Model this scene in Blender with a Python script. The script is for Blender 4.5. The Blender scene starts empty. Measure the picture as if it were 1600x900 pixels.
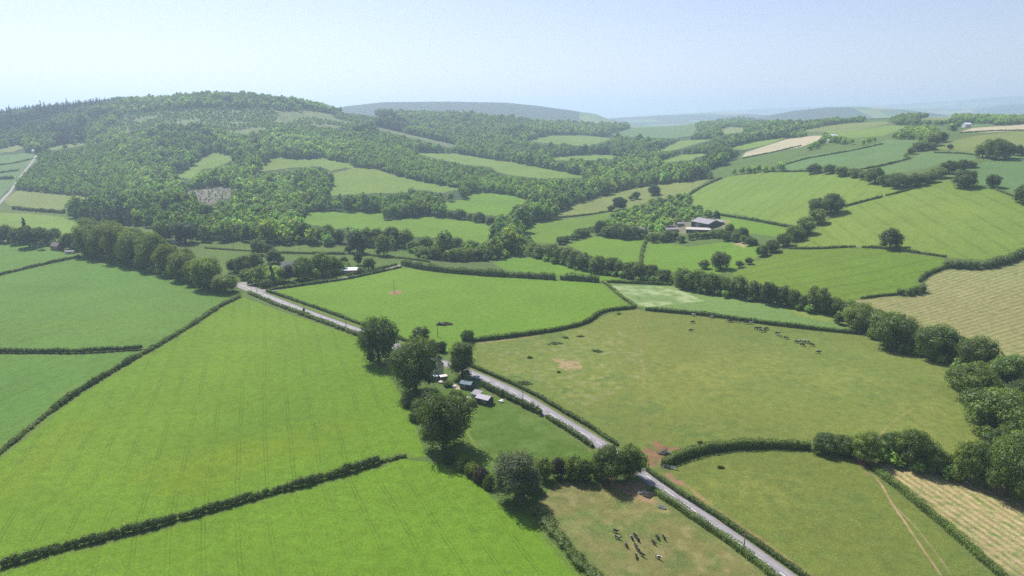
import bpy, math, random
import numpy as np
from mathutils import Vector, Matrix

# ------------------------------------------------------------------ camera, world, sun, exposure
SC = bpy.context.scene
CAM_H, F_PX, V0 = 110.0, 1067.0, 185.0           # metres above the near fields; focal length and horizon row in 1600x900 units
PITCH = math.atan((450 - V0) / F_PX)
CP, SP = math.cos(PITCH), math.sin(PITCH)
cam_d = bpy.data.cameras.new('camera'); cam = bpy.data.objects.new('camera', cam_d)
SC.collection.objects.link(cam); SC.camera = cam
cam.location = (0, 0, CAM_H); cam.rotation_euler = (math.pi / 2 - PITCH, 0, 0)
cam_d.sensor_width = 36.0; cam_d.lens = 36.0 * F_PX / 1600.0
cam_d.clip_start = 1.0; cam_d.clip_end = 90000.0

SUN_EL, SUN_AZ = math.radians(52), math.radians(-33)     # azimuth clockwise from +Y
sun_dir = Vector((math.sin(SUN_AZ) * math.cos(SUN_EL), math.cos(SUN_AZ) * math.cos(SUN_EL), math.sin(SUN_EL)))
world = bpy.data.worlds.new('World'); SC.world = world; world.use_nodes = True
wn = world.node_tree.nodes; wn.clear()
sky = wn.new('ShaderNodeTexSky'); sky.sky_type = 'NISHITA'; sky.sun_disc = False
sky.sun_elevation = SUN_EL; sky.sun_rotation = SUN_AZ
sky.air_density = 1.0; sky.dust_density = 0.7; sky.ozone_density = 2.0; sky.altitude = 100
bg = wn.new('ShaderNodeBackground'); bg.inputs['Strength'].default_value = 0.092
wo = wn.new('ShaderNodeOutputWorld')
tint = wn.new('ShaderNodeMix'); tint.data_type = 'RGBA'; tint.blend_type = 'MULTIPLY'; tint.inputs[0].default_value = 1.0; tint.inputs[7].default_value = (1.13, .965, 1.01, 1)
world.node_tree.links.new(sky.outputs[0], tint.inputs[6]); world.node_tree.links.new(tint.outputs[2], bg.inputs[0]); world.node_tree.links.new(bg.outputs[0], wo.inputs[0])
sd = bpy.data.lights.new('sun', 'SUN'); sd.energy = 5.0; sd.angle = math.radians(0.55); sd.color = (1.0, 0.955, 0.87)
sun = bpy.data.objects.new('sun', sd); SC.collection.objects.link(sun)
sun.rotation_euler = (-sun_dir).to_track_quat('-Z', 'Y').to_euler(); sun.location = (0, 0, 400)
SC.view_settings.view_transform = 'Standard'; SC.view_settings.look = 'None'
SC.view_settings.exposure = 0.50; SC.view_settings.gamma = 1.0; SC.view_settings.use_curve_mapping = False
try:
    SC.cycles.max_bounces = 5; SC.cycles.diffuse_bounces = 2; SC.cycles.transmission_bounces = 3
    SC.cycles.volume_bounces = 2; SC.cycles.transparent_max_bounces = 8
    SC.cycles.use_denoising = False
    SC.cycles.volume_max_steps = 64
except Exception:
    pass
HAZE_DENSITY = 1.65e-4
HAZE_COLOR = (0.63, 0.79, 1.0)

rng = np.random.default_rng(7)
random.seed(7)

# ------------------------------------------------------------------ pixel <-> world
def ray_dir(u, v):
    a = (np.asarray(u, float) - 800) / F_PX; b = (np.asarray(v, float) - 450) / F_PX
    return np.stack([a, CP - b * SP, -SP - b * CP], -1)

def proj(P):
    P = np.asarray(P, float); x = P[..., 0]; y = P[..., 1]; z = P[..., 2] - CAM_H
    d = y * CP - z * SP; up = y * SP + z * CP
    d = np.where(np.abs(d) < 1e-3, 1e-3, d)
    return 800 + F_PX * x / d, 450 - F_PX * up / d, d

# ------------------------------------------------------------------ terrain
COLS = {
 0:   [(700,216),(550,318),(430,495),(380,605),(335,765),(300,930),(260,1180),(235,1380),(205,1620),(190,1800)],
 150: [(700,216),(550,318),(470,410),(400,552),(350,730),(320,880),(300,990),(260,1210),(230,1420),(200,1640),(180,1810),(170,1900)],
 300: [(700,216),(550,318),(470,410),(420,504),(380,605),(350,705),(320,830),(290,970),(260,1120),(230,1300),(200,1470),(180,1620),(160,1790)],
 420: [(700,216),(600,271),(500,369),(420,504),(380,610),(350,715),(320,840),(290,990),(260,1160),(230,1340),(200,1530),(180,1690),(163,1830)],
 560: [(700,216),(600,271),(500,369),(440,463),(400,556),(380,620),(350,735),(330,830),(300,965),(265,1160),(240,1330),(210,1560),(193,1750),(184,1950)],
 700: [(700,216),(600,271),(500,369),(440,463),(400,566),(380,636),(350,758),(330,848),(300,990),(280,1120),(260,1270),(240,1450),(220,1700),(204,1950),(183,2350)],
 850: [(700,216),(600,271),(500,369),(440,463),(400,570),(370,668),(340,785),(320,870),(300,980),(280,1115),(260,1280),(240,1480),(220,1760),(207,2020),(196,2350)],
 960: [(700,216),(600,271),(500,369),(440,464),(400,566),(370,658),(340,765),(320,855),(300,975),(280,1120),(260,1300),(240,1550),(222,1880),(212,2200),(200,2700)],
 1100:[(700,216),(600,271),(500,369),(460,425),(430,486),(400,553),(370,640),(345,715),(320,800),(300,875),(280,965),(262,1090),(245,1280),(230,1500),(215,1800),(205,2100),(194,2550)],
 1250:[(700,216),(600,271),(550,317),(500,366),(470,398),(440,438),(400,498),(360,575),(320,665),(290,760),(265,860),(245,985),(225,1170),(212,1370),(201,1620),(194,1900)],
 1400:[(700,216),(600,270),(550,313),(500,358),(470,387),(430,430),(400,467),(360,524),(320,595),(290,665),(265,745),(240,855),(220,1000),(206,1200),(196,1420),(184,1740)],
 1600:[(700,214),(600,267),(500,343),(450,386),(400,434),(360,480),(320,538),(290,600),(260,685),(235,785),(212,940),(200,1110),(193,1350),(188,1700)],
}
ctrl = []
def addc(u, v, Y):
    d = ray_dir(u, v); t = Y / d[1]
    ctrl.append((t * d[0], Y, CAM_H + t * d[2]))
for u, l in COLS.items():
    for v, Y in l: addc(u, v, Y)
for v, Y in COLS[0]: addc(-350, v, Y * 1.0)
for v, Y in COLS[1600]: addc(1950, v, Y * 0.99)
# land that the photo hides: behind the camera's feet, behind the skyline
for X in (-250, -120, 0, 120, 250):
    for Y in (-250, -50, 60, 130): ctrl.append((X, Y, 0))
for X, Y, Z in [(-1500,2500,70),(-1000,2500,75),(-600,2500,80),(-200,2500,95),(-1700,3300,60),(-800,3300,70),(-100,3200,90),
                (300,3300,70),(700,3000,66),(1100,2600,64),(1500,2600,66),(2000,2400,70),(1700,3400,60),(900,3500,60),
                (-600,-600,0),(600,-600,5),(-1500,0,5),(1500,100,30),(-900,300,3),(900,200,25),(2300,1200,80),(-2300,1200,50)]:
    ctrl.append((X, Y, Z))
CT = np.array(ctrl); SCL = 600.0
def _phi(d2):
    return 0.5 * d2 * np.log(d2 + 1e-9)
_P = CT[:, :2] / SCL; _n = len(_P)
_d2 = ((_P[:, None] - _P[None]) ** 2).sum(-1)
_K = _phi(_d2) + np.eye(_n) * 0.004
_Q = np.c_[np.ones(_n), _P]
_A = np.block([[_K, _Q], [_Q.T, np.zeros((3, 3))]])
_sol = np.linalg.solve(_A, np.r_[CT[:, 2], 0, 0, 0]); _W, _a = _sol[:_n], _sol[_n:]

def _vnoise(x, y, scale, seed):
    x = x / scale; y = y / scale
    i = np.floor(x).astype(np.int64); j = np.floor(y).astype(np.int64); fx = x - i; fy = y - j
    fx = fx * fx * (3 - 2 * fx); fy = fy * fy * (3 - 2 * fy)
    def h(a, b):
        n = (a * 374761393 + b * 668265263 + seed * 2147483647) & 0x7fffffff
        n = ((n ^ (n >> 13)) * 1274126177) & 0x7fffffff
        return ((n ^ (n >> 16)) & 0xffff) / 65535.0
    return (h(i, j) * (1 - fx) + h(i + 1, j) * fx) * (1 - fy) + (h(i, j + 1) * (1 - fx) + h(i + 1, j + 1) * fx) * fy

RIDGES = [  # distance, half width, skyline (column, row) in photograph units
 (4600, 650, [(400,186),(480,176),(545,166),(600,160),(700,158.5),(790,160),(840,165),(890,172),(930,178),(950,186),(990,194),(1040,200)]),
 (3400, 330, [(1040,200),(1085,192),(1120,188),(1160,184),(1200,189),(1240,198),(1280,203)]),
 (7600, 900, [(840,200),(900,190),(950,185.5),(1000,182),(1060,179),(1110,176),(1170,178),(1230,182),(1300,186),(1400,192)]),
 (5600, 600, [(1120,197),(1180,184),(1240,173),(1290,168),(1340,167),(1390,169),(1440,175),(1500,182),(1600,190)]),
 (9500, 1000, [(1250,186),(1330,174),(1430,169),(1500,171),(1570,164),(1640,160),(1720,158),(1900,165)]),
 (15000, 1800, [(950,184),(1080,176),(1200,169),(1300,166),(1400,163),(1480,158),(1560,151),(1640,148),(1800,152)]),
 (12000, 1500, [(-400,184),(0,185),(500,184),(900,184)]),
]
def H(x, y):
    x = np.asarray(x, float); y = np.asarray(y, float); sh = x.shape
    x = x.ravel(); y = y.ravel(); out = np.empty(len(x))
    for s in range(0, len(x), 60000):
        X = x[s:s + 60000]; Y = y[s:s + 60000]
        r = np.hypot(X, Y); k = np.minimum(1.0, 3600.0 / np.maximum(r, 1))
        p = np.c_[X * k, Y * k] / SCL
        d2 = ((p[:, None] - _P[None]) ** 2).sum(-1)
        z = _phi(d2) @ _W + _a[0] + p @ _a[1:]
        b = np.clip((r - 2500) / 900, 0, 1); b = b * b * (3 - 2 * b)
        near = z * (1 - b) + 52 * b
        z = near
        far = (r > 2300) & (Y > 0)
        if far.any():
            Xf, Yf, rf = X[far], Y[far], r[far]
            u = 800 + F_PX * (Xf / Yf) / CP          # columns for a point near eye level
            u = 800 + F_PX * Xf / (Yf * CP)
            zz = z[far] + 10 * (_vnoise(Xf, Yf, 700, 5) - .5) * np.clip((rf - 2500) / 1500, 0, 1)
            for D, w, prof in RIDGES:
                pu = np.array([q[0] for q in prof], float); pv = np.array([q[1] for q in prof], float)
                vv = np.interp(u, pu, pv); e = np.clip(np.minimum(u - pu[0] + 60, pu[-1] + 60 - u) / 60, 0, 1)
                dd = ray_dir(u, vv); zr = CAM_H + D * dd[:, 2] / np.hypot(dd[:, 0], dd[:, 1])
                D2 = D + 260 * (_vnoise(Xf, Yf, 1100, 11) - .5)
                g = np.exp(-((rf - D2) / w) ** 2)
                add = np.maximum(zr - zz, 0) * g * e
                zz = zz + add
            z[far] = zz
        q = np.clip((r - 800) / 500, 0, 1) * np.clip((2600 - r) / 300, 0, 1) * np.clip((700 - X) / 500, .25, 1)
        z = z + q * (15 * (_vnoise(X, Y, 310, 81) - .5) + 7 * (_vnoise(X, Y, 110, 82) - .5))
        out[s:s + 60000] = z
    return out.reshape(sh)

_cast = {}
def cast(u, v, maxr=3200.0):
    """point of the land seen at a position of the photograph"""
    u = np.atleast_1d(np.asarray(u, float)); v = np.atleast_1d(np.asarray(v, float))
    d = ray_dir(u, v); hx = np.hypot(d[:, 0], d[:, 1]); d = d / hx[:, None]
    n = len(u); lo = np.full(n, 60.0); hi = np.full(n, maxr); done = np.zeros(n, bool)
    steps = np.concatenate([np.arange(80, 700, 8), np.arange(700, maxr, 14)])
    prev = 60.0
    for r in steps:
        act = ~done
        if not act.any(): break
        P = d[act] * r
        below = (CAM_H + P[:, 2]) <= H(P[:, 0], P[:, 1])
        idx = np.where(act)[0][below]
        lo[idx] = prev; hi[idx] = r; done[idx] = True
        prev = r
    for _ in range(12):
        m = (lo + hi) / 2; P = d * m[:, None]
        b = (CAM_H + P[:, 2]) <= H(P[:, 0], P[:, 1])
        hi = np.where(b & done, m, hi); lo = np.where(~b & done, m, lo)
    P = d * hi[:, None]
    return np.c_[P[:, 0], P[:, 1], H(P[:, 0], P[:, 1])], done

def at(u, v):
    return cast([u], [v])[0][0]

def line_world(pts, step=3.0):
    """polyline of the photograph laid on the land, resampled every few metres"""
    P = []
    for (a, b) in zip(pts[:-1], pts[1:]):
        n = max(2, int(math.hypot(b[0] - a[0], b[1] - a[1]) / 6))
        for k in range(n): P.append((a[0] + (b[0] - a[0]) * k / n, a[1] + (b[1] - a[1]) * k / n))
    P.append(pts[-1]); P = np.array(P, float)
    W, _ = cast(P[:, 0], P[:, 1]); W = W[:, :2]
    # smooth a little, resample
    for _ in range(2):
        W[1:-1] = (W[:-2] + 2 * W[1:-1] + W[2:]) / 4
    s = np.r_[0, np.cumsum(np.hypot(*np.diff(W, axis=0).T))]
    n = max(2, int(s[-1] / step) + 1); t = np.linspace(0, s[-1], n)
    X = np.interp(t, s, W[:, 0]); Y = np.interp(t, s, W[:, 1])
    return np.c_[X, Y], t

def pip(px, py, poly):
    poly = np.asarray(poly, float); inside = np.zeros(px.shape, bool)
    x0, y0 = poly.min(0); x1, y1 = poly.max(0)
    m = (px >= x0) & (px <= x1) & (py >= y0) & (py <= y1)
    if not m.any(): return inside
    X = px[m]; Y = py[m]; c = np.zeros(X.shape, bool); j = len(poly) - 1
    for i in range(len(poly)):
        xi, yi = poly[i]; xj, yj = poly[j]
        if yi != yj:
            t = ((yi > Y) != (yj > Y)) & (X < (xj - xi) * (Y - yi) / (yj - yi) + xi)
            c ^= t
        j = i
    inside[m] = c
    return inside

# ------------------------------------------------------------------ helpers
ROOTC = SC.collection
def new_mesh(name, V, Fc, mat=None, smooth=False):
    """V (n,3); Fc (m,k) array of equal sided faces or list of such arrays"""
    me = bpy.data.meshes.new(name)
    V = np.asarray(V, np.float32)
    groups = [np.asarray(f, np.int32) for f in (Fc if isinstance(Fc, list) else [Fc]) if len(f)]
    me.vertices.add(len(V)); me.vertices.foreach_set('co', V.ravel())
    nl = sum(g.size for g in groups); nf = sum(len(g) for g in groups)
    me.loops.add(nl); me.loops.foreach_set('vertex_index', np.concatenate([g.ravel() for g in groups]))
    me.polygons.add(nf)
    ls, o = [], 0
    for g in groups:
        ls.append(o + np.arange(len(g)) * g.shape[1]); o += g.size
    me.polygons.foreach_set('loop_start', np.concatenate(ls).astype(np.int32))
    me.update(calc_edges=True)
    me.polygons.foreach_set('use_smooth', np.full(nf, bool(smooth)))
    if mat: me.materials.append(mat)
    return me

def link(name, data, parent=None, loc=None, rot=None):
    o = bpy.data.objects.new(name, data); ROOTC.objects.link(o)
    if parent: o.parent = parent
    if loc is not None: o.location = loc
    if rot is not None: o.rotation_euler = rot
    return o

def tag(o, label=None, cat=None, group=None, kind=None):
    if label: o['label'] = label
    if cat: o['category'] = cat
    if group: o['group'] = group
    if kind: o['kind'] = kind
    return o

def empty(name, loc, rz=0.0):
    o = bpy.data.objects.new(name, None); ROOTC.objects.link(o); o.location = loc; o.rotation_euler = (0, 0, rz)
    o.empty_display_size = 0.5
    return o

def set_attr(me, name, typ, dom, arr):
    a = me.attributes.new(name, typ, dom); key = {'FLOAT_COLOR': 'color', 'FLOAT_VECTOR': 'vector'}.get(typ, 'value')
    a.data.foreach_set(key, np.asarray(arr, np.float32 if typ != 'INT' else np.int32).ravel())

def lin(c):
    return tuple(((x / 255) / 12.92 if x / 255 <= .04045 else ((x / 255 + .055) / 1.055) ** 2.4) for x in c)

class MB:
    """collects boxes, bars and quads and builds ONE mesh"""
    def __init__(s): s.V = []; s.Q = []; s.T = []
    def add(s, V, Q=(), T=()):
        o = len(s.V); s.V += [tuple(v) for v in V]
        s.Q += [tuple(i + o for i in q) for q in Q]; s.T += [tuple(i + o for i in t) for t in T]; return s
    def box(s, x0, x1, y0, y1, z0, z1, M=None):
        V = [(x, y, z) for z in (z0, z1) for (x, y) in ((x0, y0), (x1, y0), (x1, y1), (x0, y1))]
        if M is not None: V = [tuple(M @ Vector(v)) for v in V]
        return s.add(V, [(3, 2, 1, 0), (4, 5, 6, 7), (0, 1, 5, 4), (1, 2, 6, 5), (2, 3, 7, 6), (3, 0, 4, 7)])
    def bar(s, a, b, w, h=None):
        a = Vector(a); b = Vector(b); h = h or w; d = b - a; L = d.length
        M = Matrix.Translation(a) @ d.to_track_quat('Z', 'Y').to_matrix().to_4x4()
        return s.box(-w / 2, w / 2, -h / 2, h / 2, 0, L, M)
    def tube(s, pts, rad, n=7):
        pts = [Vector(p) for p in pts]; V = []; Q = []
        for k, p in enumerate(pts):
            d = (pts[min(k + 1, len(pts) - 1)] - pts[max(k - 1, 0)]).normalized()
            a = d.orthogonal().normalized(); b = d.cross(a); r = rad[k] if hasattr(rad, '__len__') else rad
            for i in range(n):
                t = 2 * math.pi * i / n; V.append(tuple(p + (a * math.cos(t) + b * math.sin(t)) * r))
        for k in range(len(pts) - 1):
            for i in range(n):
                j = (i + 1) % n; Q.append((k * n + i, k * n + j, (k + 1) * n + j, (k + 1) * n + i))
        c0 = len(V); V.append(tuple(pts[0])); V.append(tuple(pts[-1])); T = []
        for i in range(n):
            j = (i + 1) % n; T.append((c0, j, i)); T.append((c0 + 1, (len(pts) - 1) * n + i, (len(pts) - 1) * n + j))
        return s.add(V, Q, T)
    def mesh(s, name, mat, smooth=False):
        g = []
        if s.Q: g.append(np.array(s.Q))
        if s.T: g.append(np.array(s.T))
        return new_mesh(name, np.array(s.V), g, mat, smooth)
    def build(s, name, mat, parent=None, smooth=False, **k):
        return link(name, s.mesh(name, mat, smooth), parent, **k)

# ------------------------------------------------------------------ materials
def nmat(name):
    m = bpy.data.materials.new(name); m.use_nodes = True; nt = m.node_tree; nt.nodes.clear()
    out = nt.nodes.new('ShaderNodeOutputMaterial'); return m, nt, out
def N(nt, typ, **kw):
    n = nt.nodes.new(typ)
    for k, v in kw.items(): setattr(n, k, v)
    return n
def L(nt, a, b): nt.links.new(a, b)
def math_n(nt, op, a, b=None, c=None, clamp=False):
    n = N(nt, 'ShaderNodeMath', operation=op); n.use_clamp = clamp
    for i, x in enumerate((a, b, c)):
        if x is None: continue
        if isinstance(x, (int, float)): n.inputs[i].default_value = x
        else: L(nt, x, n.inputs[i])
    return n.outputs[0]
def noise(nt, vec, scale, detail=3, rough=.6):
    n = N(nt, 'ShaderNodeTexNoise'); n.inputs['Scale'].default_value = scale; n.inputs['Detail'].default_value = detail
    n.inputs['Roughness'].default_value = rough
    if vec is not None: L(nt, vec, n.inputs['Vector'])
    return n.outputs['Fac']
def ramp(nt, fac, lo, hi, a=0.0, b=1.0):
    n = N(nt, 'ShaderNodeMapRange'); n.inputs['From Min'].default_value = lo; n.inputs['From Max'].default_value = hi
    n.inputs['To Min'].default_value = a; n.inputs['To Max'].default_value = b; L(nt, fac, n.inputs['Value']); return n.outputs[0]
def mixc(nt, fac, a, b, mode='MIX'):
    n = N(nt, 'ShaderNodeMix', data_type='RGBA', blend_type=mode)
    for i, x in ((0, fac), (6, a), (7, b)):
        if isinstance(x, (int, float)): n.inputs[i].default_value = x
        elif isinstance(x, tuple): n.inputs[i].default_value = (*x[:3], 1)
        else: L(nt, x, n.inputs[i])
    return n.outputs[2]
def pbsdf(nt, out, col, rough=.85, metal=0.0, spec=.3):
    b = N(nt, 'ShaderNodeBsdfPrincipled')
    if isinstance(col, tuple): b.inputs['Base Color'].default_value = (*col[:3], 1)
    else: L(nt, col, b.inputs['Base Color'])
    b.inputs['Roughness'].default_value = rough; b.inputs['Metallic'].default_value = metal
    b.inputs['Specular IOR Level'].default_value = spec
    L(nt, b.outputs[0], out.inputs[0]); return b

def simple_mat(name, col, rough=.8, metal=0.0, var=.25, scale=1.5, spec=.3):
    m, nt, out = nmat(name); g = N(nt, 'ShaderNodeNewGeometry')
    f = ramp(nt, noise(nt, g.outputs['Position'], scale, 4), .3, .7, 1 - var, 1 + var)
    c = mixc(nt, 1.0, (1, 1, 1), col, 'MULTIPLY')
    vm = N(nt, 'ShaderNodeVectorMath', operation='SCALE'); L(nt, c, vm.inputs[0]); L(nt, f, vm.inputs['Scale'])
    pbsdf(nt, out, vm.outputs[0], rough, metal, spec); return m

def foliage_mat(name, source):
    """leaves; tint comes from the object's colour, a point's attribute or the instance"""
    m, nt, out = nmat(name)
    if source == 'object':
        oi = N(nt, 'ShaderNodeObjectInfo'); tint = oi.outputs['Color']
    elif source == 'instance':
        at_ = N(nt, 'ShaderNodeAttribute', attribute_type='INSTANCER', attribute_name='tcol'); tint = at_.outputs['Color']
    else:
        at_ = N(nt, 'ShaderNodeAttribute', attribute_type='GEOMETRY', attribute_name='tcol'); tint = at_.outputs['Color']
    la = N(nt, 'ShaderNodeAttribute', attribute_type='GEOMETRY', attribute_name='lv')
    g = N(nt, 'ShaderNodeNewGeometry')
    n1 = ramp(nt, noise(nt, g.outputs['Position'], .45, 2), .3, .7, .82, 1.2)
    k = math_n(nt, 'MULTIPLY', n1, ramp(nt, la.outputs['Fac'], 0, 1, .5, 1.6))
    vm = N(nt, 'ShaderNodeVectorMath', operation='SCALE'); L(nt, tint, vm.inputs[0]); L(nt, k, vm.inputs['Scale'])
    yel = mixc(nt, math_n(nt, 'MULTIPLY', la.outputs['Fac'], .35), vm.outputs[0], mixc(nt, 1.0, vm.outputs[0], (1.55, 1.15, .55), 'MULTIPLY'))
    d = N(nt, 'ShaderNodeBsdfDiffuse'); L(nt, yel, d.inputs[0])
    t = N(nt, 'ShaderNodeBsdfTranslucent'); L(nt, mixc(nt, 1.0, yel, (1.25, 1.25, .5), 'MULTIPLY'), t.inputs[0])
    gl = N(nt, 'ShaderNodeBsdfGlossy'); gl.inputs['Roughness'].default_value = .55; gl.inputs[0].default_value = (.7, .8, .8, 1)
    mx = N(nt, 'ShaderNodeMixShader'); mx.inputs[0].default_value = .38; L(nt, d.outputs[0], mx.inputs[1]); L(nt, t.outputs[0], mx.inputs[2])
    m2 = N(nt, 'ShaderNodeMixShader'); m2.inputs[0].default_value = .035; L(nt, mx.outputs[0], m2.inputs[1]); L(nt, gl.outputs[0], m2.inputs[2])
    L(nt, m2.outputs[0], out.inputs[0]); return m
M_LEAF = foliage_mat('leaves', 'object')
M_LEAF_I = foliage_mat('leaves_far', 'instance')
M_LEAF_A = foliage_mat('leaves_hedge', 'geometry')
M_BARK = simple_mat('bark', (.075, .06, .045), .95, scale=2)

# ------------------------------------------------------------------ ground
G = dict(lush=(.106,.184,.015), lush2=(.104,.172,.018), mid=(.080,.130,.026), cool=(.086,.164,.028), teal=(.095,.160,.052), vivid=(.105,.190,.018),
         olive=(.130,.160,.034), olive2=(.118,.148,.030), dryp=(.150,.145,.050), tan=(.225,.212,.090), hay=(.29,.24,.12), cream=(.36,.31,.20),
         yel=(.134,.198,.032), yel2=(.150,.182,.050), garden=(.074,.125,.018), rough=(.085,.115,.036), wood=(.035,.055,.020), scrub=(.120,.150,.062),
         brash=(.150,.140,.110), soil=(.25,.135,.09), soil2=(.12,.07,.05), white=(.120,.195,.052), verge=(.09,.13,.035))
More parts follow.
